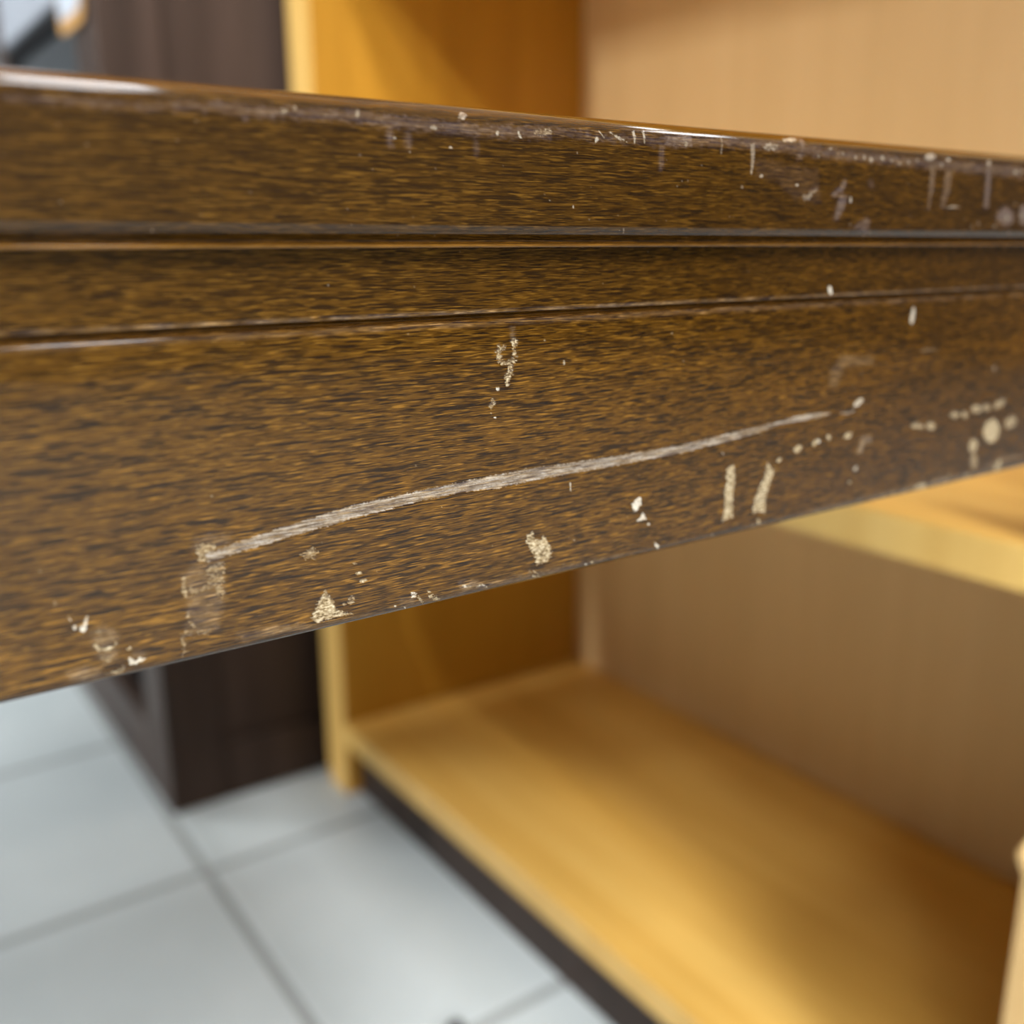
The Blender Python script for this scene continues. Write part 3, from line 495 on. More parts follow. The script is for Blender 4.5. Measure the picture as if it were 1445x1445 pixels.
    ('T','p','f',0.7,0.6,[(56.24,21.87),(56.15,22.08),(55.94,22.25),(55.65,22.36),(55.34,22.38),(55.06,22.31),(54.87,22.16),(54.82,21.97),(54.91,21.77),(55.13,21.59),(55.43,21.47),(55.75,21.45),(56.02,21.52),(56.19,21.68)]),
    ('T','p','f',0.7,0.6,[(57.22,21.39),(57.16,21.53),(57.05,21.64),(56.91,21.7),(56.77,21.71),(56.65,21.67),(56.57,21.57),(56.56,21.44),(56.62,21.3),(56.73,21.18),(56.88,21.1),(57.03,21.09),(57.15,21.15),(57.21,21.25)]),
    ('T','p','h',0.7,0.6,[(54.11,22.47),(54.07,22.62),(53.95,22.75),(53.79,22.82),(53.62,22.83),(53.48,22.78),(53.38,22.66),(53.35,22.52),(53.4,22.37),(53.51,22.25),(53.67,22.17),(53.84,22.16),(53.99,22.21),(54.09,22.32)]),
    ('T','p','f',0.7,0.6,[(66.16,21.49),(66.09,21.74),(65.97,21.93),(65.83,22.05),(65.67,22.06),(65.53,21.96),(65.45,21.78),(65.45,21.54),(65.54,21.28),(65.69,21.06),(65.86,20.93),(66.02,20.91),(66.13,21.03),(66.18,21.24)]),
    ('T','p','h',0.8,0.4,[(70.32,22.69),(70.33,25.28),(70.92,25.23),(70.91,22.64)]),
    ('T','p','f',1.0,0.25,[(71.73,24.28),(71.69,24.36),(71.6,24.43),(71.46,24.47),(71.31,24.48),(71.18,24.45),(71.09,24.39),(71.06,24.31),(71.1,24.23),(71.19,24.16),(71.33,24.12),(71.48,24.11),(71.61,24.14),(71.7,24.2)]),
    ('T','p','f',0.8,0.25,[(78.22,22.58),(78.15,22.75),(77.97,22.89),(77.72,22.97),(77.45,22.99),(77.2,22.93),(77.04,22.81),(76.98,22.65),(77.05,22.49),(77.22,22.35),(77.47,22.26),(77.74,22.24),(77.99,22.3),(78.16,22.42)]),
    ('T','p','f',0.85,0.5,[(83.61,20.49),(83.4,20.85),(83.1,21.13),(82.75,21.28),(82.41,21.31),(82.13,21.2),(81.99,20.96),(82.03,20.63),(82.26,20.24),(82.65,19.87),(83.08,19.61),(83.45,19.56),(83.66,19.75),(83.7,20.1)]),
    ('T','p','f',1.0,0.25,[(80.7,25.07),(80.67,25.14),(80.56,25.2),(80.42,25.23),(80.26,25.24),(80.12,25.22),(80.02,25.17),(79.99,25.1),(80.03,25.03),(80.13,24.97),(80.27,24.93),(80.43,24.92),(80.57,24.95),(80.67,25.0)]),
    ('T','p','f',1.0,0.25,[(88.87,22.7),(88.84,22.9),(88.74,23.07),(88.61,23.16),(88.46,23.17),(88.32,23.09),(88.23,22.93),(88.2,22.74),(88.24,22.54),(88.33,22.37),(88.47,22.28),(88.62,22.27),(88.75,22.35),(88.84,22.5)]),
    ('T','p','f',1.0,0.1,[(92.04,22.25),(92.42,23.33),(93.0,23.16),(92.53,22.11)]),
    ('T','p','w',0.6,0.8,[(99.0,21.96),(98.8,22.24),(98.24,22.48),(97.43,22.64),(96.53,22.69),(95.73,22.62),(95.18,22.44),(94.98,22.19),(95.18,21.92),(95.75,21.67),(96.58,21.5),(97.48,21.44),(98.28,21.52),(98.82,21.7)]),
    ('T','p','h',0.5,0.25,[(73.89,24.31),(73.82,24.86),(73.68,25.29),(73.49,25.54),(73.29,25.55),(73.12,25.32),(73.01,24.9),(72.99,24.36),(73.05,23.82),(73.19,23.39),(73.38,23.14),(73.58,23.13),(73.75,23.36),(73.86,23.78)]),
    ('T','p','h',0.5,0.25,[(85.1,25.01),(85.06,25.44),(84.97,25.78),(84.83,25.97),(84.69,25.98),(84.56,25.8),(84.47,25.46),(84.45,25.04),(84.49,24.62),(84.58,24.28),(84.72,24.09),(84.86,24.08),(84.99,24.26),(85.08,24.59)]),
    ('T','p','f',0.5,0.25,[(66.23,26.77),(66.19,26.85),(66.11,26.92),(66.0,26.96),(65.87,26.96),(65.76,26.93),(65.68,26.87),(65.66,26.8),(65.69,26.72),(65.77,26.65),(65.89,26.61),(66.01,26.6),(66.13,26.63),(66.2,26.69)]),
    ('T','p','f',1.0,0.25,[(107.89,22.72),(107.74,22.94),(107.53,23.1),(107.31,23.17),(107.12,23.13),(106.99,22.99),(106.96,22.78),(107.02,22.54),(107.17,22.32),(107.38,22.16),(107.6,22.09),(107.79,22.13),(107.92,22.27),(107.95,22.48)]),
    ('T','p','f',0.8,0,[(107.79,21.33),(108.97,22.51),(109.38,22.24),(108.07,21.15)]),
    ('T','p','f',0.8,0.1,[(109.91,21.4),(111.73,22.26),(113.88,22.81),(114.06,22.55),(112.07,21.8),(110.18,21.12)]),
    ('T','p','f',0.85,0.3,[(114.93,20.85),(115.08,21.9),(115.34,22.85),(115.66,22.82),(115.71,21.78),(115.65,20.64)]),
    ('T','p','f',0.85,0.1,[(117.15,20.65),(117.37,22.77),(117.85,22.68),(117.79,20.51)]),
    ('T','p','h',0.9,0.8,[(122.15,21.3),(128.39,20.73),(128.44,22.32),(122.1,22.79)]),
    ('T','p','f',0.6,0.25,[(127.43,22.23),(127.4,22.42),(127.29,22.58),(127.12,22.68),(126.92,22.68),(126.75,22.61),(126.62,22.46),(126.56,22.27),(126.6,22.08),(126.71,21.91),(126.89,21.82),(127.08,21.81),(127.26,21.89),(127.38,22.04)]),
    ('T','p','h',0.7,0,[(121.05,22.84),(121.21,26.49),(121.47,26.48),(121.3,22.83)]),
    ('T','p','h',0.7,0,[(121.55,22.81),(121.61,26.03),(121.87,26.02),(121.8,22.8)]),
    ('T','p','f',0.5,0.3,[(135.42,20.43),(135.32,23.66),(135.69,23.63),(135.92,20.37)]),
    ('T','p','f',0.6,0.3,[(142.68,21.28),(143.01,24.24),(143.12,26.75),(143.6,26.76),(144.07,24.22),(144.06,21.18)]),
    ('T','p','f',0.7,0.6,[(150.29,21.53),(150.05,21.86),(149.48,22.13),(148.65,22.3),(147.73,22.35),(146.88,22.25),(146.29,22.04),(146.08,21.75),(146.34,21.42),(147.01,21.12),(147.94,20.91),(148.9,20.84),(149.69,20.96),(150.17,21.21)]),
    ('T','p','w',0.8,0.4,[(156.58,19.49),(156.06,19.85),(155.26,20.13),(154.29,20.31),(153.32,20.39),(152.53,20.34),(152.08,20.18),(152.08,19.92),(152.57,19.58),(153.47,19.22),(154.6,18.91),(155.66,18.77),(156.41,18.86),(156.71,19.13)]),
    ('T','p','h',0.6,0.6,[(157.43,19.15),(155.53,23.37),(156.57,23.37),(158.5,19.14)]),
    ('T','p','f',1.0,0.25,[(146.49,26.71),(146.46,26.84),(146.33,26.94),(146.13,27.01),(145.92,27.01),(145.71,26.96),(145.57,26.87),(145.51,26.75),(145.55,26.62),(145.67,26.52),(145.87,26.45),(146.09,26.45),(146.29,26.5),(146.43,26.59)]),
    ('T','p','f',1.0,0.25,[(156.38,28.02),(156.34,28.13),(156.22,28.21),(156.03,28.26),(155.82,28.27),(155.63,28.23),(155.49,28.15),(155.43,28.05),(155.47,27.95),(155.59,27.87),(155.78,27.82),(155.99,27.81),(156.18,27.85),(156.32,27.92)]),
    ('T','p','f',0.6,0.5,[(157.75,30.55),(159.8,30.49),(161.81,28.61),(161.32,28.34),(158.81,29.6),(157.65,29.62)]),
    ('T','p','f',0.5,0.25,[(141.48,28.71),(141.46,28.88),(141.38,29.01),(141.25,29.09),(141.1,29.1),(140.96,29.03),(140.86,28.9),(140.81,28.73),(140.83,28.57),(140.92,28.43),(141.04,28.36),(141.19,28.35),(141.33,28.42),(141.44,28.55)]),
    ('T','p','f',1.0,0.25,[(103.14,32.84),(103.12,32.97),(103.05,33.06),(102.96,33.12),(102.86,33.12),(102.77,33.07),(102.71,32.97),(102.69,32.85),(102.71,32.73),(102.77,32.63),(102.86,32.57),(102.96,32.57),(103.05,32.62),(103.11,32.72)]),
    ('T','p','f',0.6,0,[(113.41,35.94),(113.81,37.02),(114.06,37.03),(113.66,35.95)]),
    ('T','p','f',0.6,0.25,[(138.62,33.85),(138.6,33.89),(138.55,33.93),(138.48,33.95),(138.39,33.95),(138.32,33.93),(138.26,33.9),(138.24,33.86),(138.25,33.81),(138.3,33.78),(138.38,33.76),(138.46,33.76),(138.54,33.78),(138.6,33.81)]),
    ('T','p','f',0.6,0.25,[(139.57,33.84),(139.56,33.88),(139.51,33.91),(139.43,33.93),(139.35,33.94),(139.27,33.92),(139.21,33.89),(139.19,33.84),(139.21,33.8),(139.26,33.77),(139.33,33.75),(139.42,33.75),(139.49,33.77),(139.55,33.8)]),
    ('T','p','f',0.6,0.25,[(127.94,28.13),(127.92,28.17),(127.87,28.21),(127.81,28.23),(127.73,28.23),(127.66,28.21),(127.6,28.18),(127.58,28.15),(127.6,28.11),(127.65,28.07),(127.72,28.05),(127.8,28.05),(127.87,28.07),(127.92,28.1)]),
    ('T','p','f',0.6,0.25,[(125.49,29.11),(125.48,29.15),(125.43,29.19),(125.36,29.2),(125.28,29.21),(125.21,29.19),(125.16,29.16),(125.15,29.12),(125.16,29.08),(125.21,29.05),(125.28,29.03),(125.35,29.03),(125.42,29.04),(125.47,29.07)]),
    ('T','p','f',0.6,0.25,[(112.4,33.96),(112.39,34.0),(112.35,34.03),(112.28,34.05),(112.21,34.05),(112.15,34.03),(112.1,34.0),(112.08,33.96),(112.1,33.92),(112.14,33.89),(112.21,33.88),(112.28,33.87),(112.34,33.89),(112.39,33.92)]),
    ('T','p','f',0.6,0.25,[(106.33,34.7),(106.31,34.74),(106.27,34.77),(106.21,34.79),(106.14,34.79),(106.08,34.77),(106.03,34.74),(106.02,34.7),(106.03,34.67),(106.07,34.64),(106.14,34.62),(106.2,34.62),(106.27,34.63),(106.31,34.66)]),
    ('T','p','f',0.6,0.25,[(101.12,26.29),(101.11,26.32),(101.07,26.36),(101.01,26.37),(100.94,26.38),(100.88,26.36),(100.84,26.34),(100.83,26.3),(100.84,26.26),(100.88,26.23),(100.94,26.22),(101.01,26.21),(101.07,26.23),(101.11,26.25)]),
    ('T','p','f',0.6,0.25,[(122.79,24.95),(122.78,24.99),(122.73,25.03),(122.66,25.05),(122.59,25.05),(122.52,25.03),(122.47,25.01),(122.45,24.97),(122.47,24.93),(122.51,24.9),(122.58,24.88),(122.66,24.87),(122.72,24.89),(122.77,24.92)]),
    ('T','p','f',0.6,0.25,[(131.12,25.51),(131.11,25.55),(131.06,25.58),(130.99,25.6),(130.91,25.6),(130.84,25.59),(130.78,25.56),(130.76,25.52),(130.78,25.48),(130.83,25.45),(130.9,25.43),(130.98,25.42),(131.05,25.44),(131.1,25.47)]),
    ('T','p','h',0.12,0.9,[(143.9,23.9),(148.84,24.0),(161.46,25.13),(163.23,31.14),(155.64,30.63),(150.17,27.49),(144.65,27.03)]),
    ('T','p','h',0.4,0.9,[(98.68,22.28),(107.96,22.79),(122.06,22.7),(139.85,22.06),(162.12,22.58),(162.57,20.9),(140.33,20.68),(122.16,21.4),(108.1,21.68),(98.95,21.29)]),
    ('T','p','f',0.75,0.4,[(175.68,22.27),(175.66,22.51),(175.56,22.7),(175.39,22.82),(175.19,22.82),(174.99,22.73),(174.84,22.55),(174.76,22.31),(174.77,22.08),(174.89,21.88),(175.07,21.77),(175.27,21.76),(175.46,21.86),(175.6,22.04)]),
    ('T','p','f',0.75,0.4,[(178.0,22.58),(177.97,22.85),(177.82,23.06),(177.58,23.19),(177.29,23.2),(177.01,23.09),(176.8,22.89),(176.7,22.64),(176.73,22.38),(176.88,22.16),(177.12,22.03),(177.41,22.02),(177.69,22.12),(177.9,22.33)]),
    ('T','p','f',0.75,0.4,[(181.91,22.14),(181.86,22.38),(181.65,22.58),(181.33,22.7),(180.95,22.72),(180.59,22.63),(180.33,22.45),(180.21,22.21),(180.26,21.97),(180.49,21.77),(180.84,21.64),(181.23,21.62),(181.56,21.72),(181.8,21.9)]),
    ('T','p','f',0.75,0.4,[(169.06,21.82),(169.02,21.98),(168.91,22.11),(168.74,22.19),(168.55,22.2),(168.36,22.14),(168.22,22.02),(168.17,21.86),(168.22,21.69),(168.36,21.55),(168.56,21.46),(168.76,21.45),(168.92,21.52),(169.03,21.65)]),
    ('T','p','f',0.75,0.4,[(172.85,22.4),(172.84,22.61),(172.76,22.78),(172.63,22.88),(172.47,22.89),(172.31,22.8),(172.19,22.64),(172.13,22.43),(172.14,22.22),(172.22,22.05),(172.35,21.95),(172.51,21.94),(172.67,22.03),(172.79,22.19)]),
    ('T','p','f',0.75,0.4,[(187.23,22.89),(187.2,23.01),(187.08,23.12),(186.89,23.18),(186.67,23.19),(186.47,23.14),(186.32,23.05),(186.25,22.93),(186.28,22.81),(186.4,22.71),(186.59,22.64),(186.8,22.63),(187.01,22.68),(187.16,22.77)]),
    ('T','p','f',0.75,0.4,[(190.05,22.49),(190.03,22.67),(189.95,22.81),(189.8,22.89),(189.62,22.9),(189.45,22.83),(189.32,22.69),(189.25,22.53),(189.26,22.35),(189.35,22.21),(189.5,22.13),(189.68,22.12),(189.85,22.19),(189.98,22.32)]),
    ('T','p','f',0.75,0.4,[(193.01,22.08),(193.0,22.28),(192.91,22.45),(192.77,22.54),(192.59,22.55),(192.41,22.47),(192.27,22.31),(192.2,22.12),(192.22,21.92),(192.32,21.75),(192.49,21.66),(192.67,21.65),(192.83,21.73),(192.95,21.89)]),
    ('T','p','f',0.75,0.4,[(165.67,21.08),(165.55,21.22),(165.34,21.33),(165.08,21.4),(164.81,21.41),(164.58,21.37),(164.44,21.27),(164.42,21.15),(164.55,21.01),(164.77,20.89),(165.06,20.81),(165.34,20.79),(165.56,20.84),(165.67,20.95)]),
    ('T','p','f',0.75,0.4,[(161.86,22.62),(161.85,22.8),(161.77,22.95),(161.64,23.03),(161.49,23.04),(161.35,22.97),(161.24,22.83),(161.18,22.65),(161.2,22.47),(161.27,22.32),(161.4,22.23),(161.55,22.22),(161.7,22.3),(161.81,22.44)]),
    ('T','p','f',0.75,0.4,[(184.47,22.45),(184.44,22.62),(184.33,22.76),(184.15,22.84),(183.93,22.85),(183.73,22.78),(183.58,22.65),(183.5,22.49),(183.53,22.32),(183.64,22.18),(183.82,22.09),(184.03,22.08),(184.24,22.15),(184.39,22.28)]),
    ('T','p','f',0.75,0.4,[(201.79,22.59),(201.78,22.79),(201.66,22.96),(201.46,23.06),(201.23,23.07),(201.0,22.99),(200.83,22.83),(200.74,22.63),(200.75,22.43),(200.87,22.26),(201.07,22.16),(201.3,22.15),(201.53,22.23),(201.71,22.39)]),
    ('T','p','f',0.75,0.4,[(230.95,23.0),(230.9,23.25),(230.68,23.45),(230.31,23.58),(229.87,23.59),(229.46,23.5),(229.14,23.31),(228.99,23.07),(229.03,22.82),(229.26,22.62),(229.62,22.49),(230.06,22.48),(230.48,22.57),(230.79,22.76)]),
    ('T','p','f',0.75,0.4,[(219.78,21.56),(219.68,21.89),(219.5,22.15),(219.2,22.3),(218.84,22.32),(218.49,22.19),(218.22,21.94),(218.14,21.63),(218.31,21.28),(218.69,20.97),(219.15,20.78),(219.53,20.76),(219.74,20.92),(219.81,21.21)]),
    ('T','p','f',0.75,0.4,[(233.6,22.65),(233.59,22.84),(233.45,23.0),(233.22,23.1),(232.95,23.11),(232.68,23.03),(232.47,22.88),(232.37,22.69),(232.38,22.5),(232.52,22.34),(232.75,22.25),(233.02,22.24),(233.29,22.31),(233.5,22.46)]),
    ('T','p','f',0.7,0.4,[(199.29,21.14),(198.94,21.54),(198.31,21.86),(197.45,22.05),(196.48,22.09),(195.6,21.97),(194.99,21.71),(194.84,21.36),(195.25,20.94),(196.12,20.54),(197.24,20.26),(198.28,20.19),(199.0,20.36),(199.33,20.72)]),
    ('T','p','f',1.0,0.25,[(204.35,21.44),(204.24,21.64),(204.02,21.79),(203.72,21.88),(203.39,21.9),(203.08,21.83),(202.87,21.69),(202.83,21.51),(202.96,21.32),(203.24,21.14),(203.6,21.04),(203.94,21.02),(204.2,21.1),(204.34,21.25)]),
    ('T','p','h',0.9,0.4,[(218.14,21.92),(218.67,25.88),(218.99,30.83),(220.64,30.86),(220.3,25.88),(219.76,21.89)]),
    ('T','p','w',0.35,0.5,[(197.19,22.43),(197.62,27.66),(197.81,31.8),(198.44,31.84),(199.31,27.71),(199.48,22.44)]),
    ('T','p','w',0.3,0.6,[(202.74,23.31),(202.75,27.44),(202.33,31.06),(203.83,31.23),(205.34,27.64),(205.98,23.44)]),
    ('T','p','f',0.7,0.1,[(204.49,31.3),(206.92,31.17),(209.92,31.11),(209.91,30.81),(206.77,30.62),(204.39,31.12)]),
    ('T','p','h',0.8,0.9,[(231.55,33.54),(230.57,34.19),(229.1,34.51),(227.46,34.46),(225.95,34.05),(224.89,33.36),(224.47,32.52),(224.77,31.71),(225.73,31.07),(227.17,30.74),(228.81,30.77),(230.32,31.17),(231.42,31.87),(231.86,32.71)]),
    ('T','p','f',0.6,0.6,[(229.68,32.92),(229.65,33.2),(229.46,33.42),(229.15,33.55),(228.76,33.56),(228.39,33.44),(228.1,33.22),(227.96,32.94),(227.98,32.66),(228.17,32.44),(228.48,32.31),(228.87,32.3),(229.24,32.42),(229.53,32.64)]),
    ('T','p','h',0.9,0.9,[(237.44,32.17),(237.48,33.16),(237.14,33.97),(236.48,34.42),(235.63,34.42),(234.76,33.99),(234.05,33.2),(233.64,32.22),(233.6,31.23),(233.94,30.44),(234.59,29.99),(235.43,29.97),(236.3,30.4),(237.01,31.18)]),
    ('T','p','f',0.6,0.6,[(235.91,32.19),(235.89,32.47),(235.69,32.7),(235.37,32.83),(234.97,32.84),(234.59,32.71),(234.29,32.49),(234.14,32.21),(234.16,31.93),(234.35,31.7),(234.68,31.57),(235.07,31.56),(235.46,31.68),(235.76,31.91)]),
    ('T','p','f',0.6,0.4,[(224.74,34.56),(224.82,34.68),(224.76,34.84),(224.56,35.01),(224.26,35.16),(223.93,35.26),(223.62,35.28),(223.4,35.23),(223.32,35.11),(223.38,34.95),(223.58,34.78),(223.88,34.64),(224.21,34.54),(224.52,34.51)]),
    ('T','p','f',0.6,0.25,[(217.76,34.22),(217.85,34.47),(217.86,34.67),(217.78,34.79),(217.63,34.81),(217.44,34.71),(217.24,34.53),(217.08,34.29),(216.99,34.05),(216.98,33.85),(217.06,33.73),(217.21,33.71),(217.4,33.8),(217.59,33.99)]),
    ('T','p','f',0.5,0.25,[(215.29,35.03),(215.16,35.23),(214.99,35.37),(214.82,35.44),(214.67,35.41),(214.57,35.3),(214.56,35.12),(214.62,34.91),(214.75,34.71),(214.92,34.56),(215.1,34.5),(215.25,34.52),(215.34,34.64),(215.36,34.82)]),
    ('T','p','f',0.5,0.25,[(231.13,36.33),(231.36,36.56),(231.45,36.75),(231.38,36.86),(231.16,36.86),(230.83,36.76),(230.46,36.57),(230.14,36.33),(230.03,36.13),(230.04,35.96),(230.18,35.87),(230.4,35.87),(230.65,35.96),(230.92,36.12)]),
    ('T','p','f',0.5,0.25,[(232.14,29.82),(232.11,29.93),(231.95,30.03),(231.72,30.08),(231.44,30.08),(231.18,30.04),(230.99,29.95),(230.9,29.84),(230.94,29.73),(231.09,29.64),(231.33,29.59),(231.6,29.58),(231.86,29.62),(232.06,29.71)]),
    ('T','p','h',0.8,0.6,[(168.89,29.34),(167.84,32.11),(167.45,33.86),(168.3,34.06),(169.74,32.5),(171.15,29.75)]),
    ('T','p','f',0.9,0.25,[(172.48,30.33),(172.43,30.62),(172.31,30.84),(172.15,30.96),(171.96,30.96),(171.8,30.83),(171.69,30.59),(171.66,30.31),(171.7,30.02),(171.82,29.8),(171.98,29.68),(172.17,29.68),(172.33,29.81),(172.44,30.05)]),
    ('T','p','h',0.8,0.5,[(167.07,29.85),(169.96,28.19),(170.16,26.88),(169.64,26.78),(168.77,27.68),(166.29,29.4)]),
    ('T','p','h',0.5,0.8,[(178.5,37.05),(178.47,34.03),(177.48,33.65),(173.67,35.33)]),
    ('T','p','h',0.7,0.5,[(161.77,28.28),(161.84,28.48),(161.67,28.72),(161.32,28.96),(160.85,29.15),(160.35,29.25),(159.92,29.25),(159.65,29.13),(159.59,28.94),(159.75,28.69),(160.1,28.46),(160.58,28.27),(161.07,28.16),(161.5,28.17)]),
    ('T','p','h',0.3,0.5,[(178.83,27.1),(178.79,27.42),(178.59,27.68),(178.27,27.83),(177.89,27.84),(177.54,27.71),(177.27,27.46),(177.14,27.16),(177.18,26.84),(177.38,26.59),(177.7,26.44),(178.07,26.43),(178.43,26.55),(178.7,26.8)]),
    ('T','p','h',0.45,0.9,[(159.29,22.73),(177.04,23.03),(196.78,23.36),(233.42,24.18),(233.36,21.64),(196.84,21.63),(177.23,21.37),(159.61,21.12)]),
]


rng = np.random.RandomState(11)
LAT = rng.rand(512, 512)
def vnoise(x, y):
    xi = np.floor(x).astype(int); yi = np.floor(y).astype(int)
    fx = x-xi; fy = y-yi
    fx = fx*fx*(3-2*fx); fy = fy*fy*(3-2*fy)
    g = lambda a, b: LAT[a % 512, b % 512]
    return (g(xi, yi)*(1-fx)+g(xi+1, yi)*fx)*(1-fy)+(g(xi, yi+1)*(1-fx)+g(xi+1, yi+1)*fx)*fy
def fnoise(x, y):
    return (vnoise(x, y)*.5+vnoise(x*2.1+37, y*2.1+11)*.3+vnoise(x*4.3+91, y*4.3+53)*.2)-.5
def sstep(a, b, x):
    t = np.clip((x-a)/(b-a), 0, 1); return t*t*(3-2*t)
def poly_sd(px, py, pts):
    d = np.full(px.shape, 1e9); ins = np.zeros(px.shape, bool)
    n = len(pts)
    for i in range(n):
        (ax, ay), (bx, by) = pts[i], pts[(i+1) % n]
        ex, ey = bx-ax, by-ay
        t = np.clip(((px-ax)*ex+(py-ay)*ey)/(ex*ex+ey*ey+1e-12), 0, 1)
        d = np.minimum(d, np.hypot(px-ax-t*ex, py-ay-t*ey))
        c = ((ay > py) != (by > py)) & (px < (bx-ax)*(py-ay)/((by-ay) if by != ay else 1e-12)+ax)
        ins ^= c
    return np.where(ins, d, -d)

def resample(p, ds):
    p = np.array(p, float); d = np.r_[0, np.cumsum(np.hypot(*np.diff(p, axis=0).T))]
    n = max(2, int(round(d[-1]/ds))); s = np.linspace(0, d[-1], n+1)
    return np.c_[np.interp(s, d, p[:, 0]), np.interp(s, d, p[:, 1])], s

def moulded_board(name, part, front, rest_pts, v_lo, v_hi, ds, dv, parent, origin):
    F, S = resample(front, ds)
    V = np.r_[np.linspace(v_lo, 4, 60)[:-1], np.arange(4, 272, dv), np.linspace(272, v_hi, 12)]
    nv, nf, nr = len(V), len(F), len(rest_pts)
    P = np.r_[F, np.array(rest_pts, float)]; ns = len(P)
    fields = {k: np.zeros((nv, nf)) for k in 'wfsh'}
    SS, VV = np.meshgrid(S, V)
    for k_, _, kind, st, rough, pts in WEAR:
        if k_ != part: continue
        a = np.array(pts); pad = 1.5
        i0, i1 = np.searchsorted(V, (a[:, 0].min()-pad, a[:, 0].max()+pad))
        j0, j1 = np.searchsorted(S, (a[:, 1].min()-pad, a[:, 1].max()+pad))
        if i1-i0 < 1 or j1-j0 < 1: continue
        x, y = VV[i0:i1, j0:j1], SS[i0:i1, j0:j1]
        sd = poly_sd(x, y, pts)
        sz = min(np.ptp(a[:, 0]), np.ptp(a[:, 1]))*.5+.05
        nz = fnoise(x*1.6, y*3.2)
        fz = fnoise(x*3.5+17, y*8+5)
        if kind == 'h':
            mk = sstep(-.7, .7, sd+rough*1.6*nz)*(.55+.9*np.clip(nz+.5, 0, 1)*.6)*st
        else:
            if kind != 's': rough = max(rough, .42)
            amp = rough*max(min(sz, 1.6), .38)
            mk = sstep(-.07, .10, sd-.10*min(sz, 1.)+amp*(1.0*nz+1.0*fz))*st*np.clip(.85+.9*fz, .4, 1)
            if rough >= .5: mk = mk*np.clip(.75+1.6*fz+.6*nz, .12, 1)
        q = fields[kind][i0:i1, j0:j1]
        if kind == 's': mk = mk*np.clip(.8+1.5*fnoise(x*.35, y*7), .15, 1)
        if kind == 'f': mk = mk*(.6 if part == 'T' else .85)
        np.maximum(q, np.clip(mk, 0, 1), out=q)
    # a sprinkling of fine specks
    r2 = np.random.RandomState(5 if part == 'T' else 6)
    for _ in range(70):
        c = (r2.uniform(6, 268), r2.uniform(S[0]+ (21 if part == 'T' else 4), S[-1]-(11 if part == 'T' else 7)))
        rr = r2.uniform(.08, .2); el = r2.uniform(.5, 1.6)
        i0, i1 = np.searchsorted(V, (c[0]-.8, c[0]+.8)); j0, j1 = np.searchsorted(S, (c[1]-.8, c[1]+.8))
        x, y = VV[i0:i1, j0:j1], SS[i0:i1, j0:j1]
        d = np.hypot((x-c[0])/el, y-c[1])
        q = fields['f'][i0:i1, j0:j1]; np.maximum(q, sstep(rr, rr*.4, d)*r2.uniform(.1, .45), out=q)
    rub_lit = np.zeros((nv, nf))
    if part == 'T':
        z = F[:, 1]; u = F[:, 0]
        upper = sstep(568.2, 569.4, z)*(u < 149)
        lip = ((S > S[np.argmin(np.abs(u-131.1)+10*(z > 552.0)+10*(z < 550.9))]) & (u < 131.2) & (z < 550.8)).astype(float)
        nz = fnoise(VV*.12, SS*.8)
        rub_lit = np.clip((upper[None, :]*.55+lip[None, :]*.5)*(1+1.2*nz), 0, 1)
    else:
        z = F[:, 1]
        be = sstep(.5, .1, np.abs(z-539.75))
        rub_lit = np.clip(be[None, :]*.12*(1+1.6*fnoise(VV*.2, SS)), 0, 1)
    if part == 'A':
        bead_glint = .55*sstep(.45, .1, np.abs(F[:, 1]-540.45))+.25*sstep(.8, .2, np.abs(F[:, 1]-538.7))  # pale catch-light lines painted on the arris and bead
        fields['h'] = np.maximum(fields['h'], np.clip(bead_glint[None, :]*(.6+1.6*fnoise(VV*.35, SS*1.5)), 0, 1))
        groove_shade = sstep(.45, .15, np.abs(F[:, 1]-539.75))  # shade in the groove, painted as a darker tone
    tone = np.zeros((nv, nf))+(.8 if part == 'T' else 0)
    if part == 'A': tone += groove_shade[None, :]*.5
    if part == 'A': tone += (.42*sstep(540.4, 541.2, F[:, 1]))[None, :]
    # sink the damage into the surface, leave it fibrous
    tan = np.gradient(F, axis=0); nrm = np.c_[-tan[:, 1], tan[:, 0]]; nrm /= np.linalg.norm(nrm, axis=1)[:, None]+1e-9
    # the normal must point outwards (towards smaller distance)
    if nrm[np.argmin(F[:, 0]), 0] > 0: nrm = -nrm
    fine = fnoise(VV*2.2+3, SS*6.5)
    dep = np.maximum(fields['w'], fields['s']*.5)*(-.16+.22*fine)+fields['f']*(.02+.10*fine)
    wav = .05*fnoise(VV*.035, SS*.12)
    dep = dep+wav*(VV > 0)
    U = F[None, :, 0]+nrm[None, :, 0]*dep; Z = F[None, :, 1]+nrm[None, :, 1]*dep
    co = np.zeros((nv, ns, 3))
    co[:, :, 0] = V[:, None]
    co[:, :nf, 1] = U; co[:, :nf, 2] = Z
    co[:, nf:, 1] = P[nf:, 0]; co[:, nf:, 2] = P[nf:, 1]
    co = co.reshape(-1, 3)/1000.0-np.array(origin)
    ia = np.arange(nv-1)[:, None]*ns; ja = np.arange(ns)[None, :]; jb = (ja+1) % ns
    quads = np.stack([ia+ja, ia+jb, ia+ns+jb, ia+ns+ja], -1).reshape(-1, 4)
    # orientation test on one quad of the face
    k = int(np.argmin(np.abs(F[:, 0]-F[:, 0].min())))
    a, b, c = (co[quads[k][i]] for i in (0, 1, 2))
    if np.cross(b-a, c-a)[1] > 0: quads = quads[:, ::-1]; flip = True
    else: flip = False
    nq = len(quads)
    me = bpy.data.meshes.new(name)
    me.vertices.add(len(co)); me.vertices.foreach_set('co', co.astype(np.float32).ravel())
    cap0 = np.arange(ns); cap1 = (nv-1)*ns+np.arange(ns)
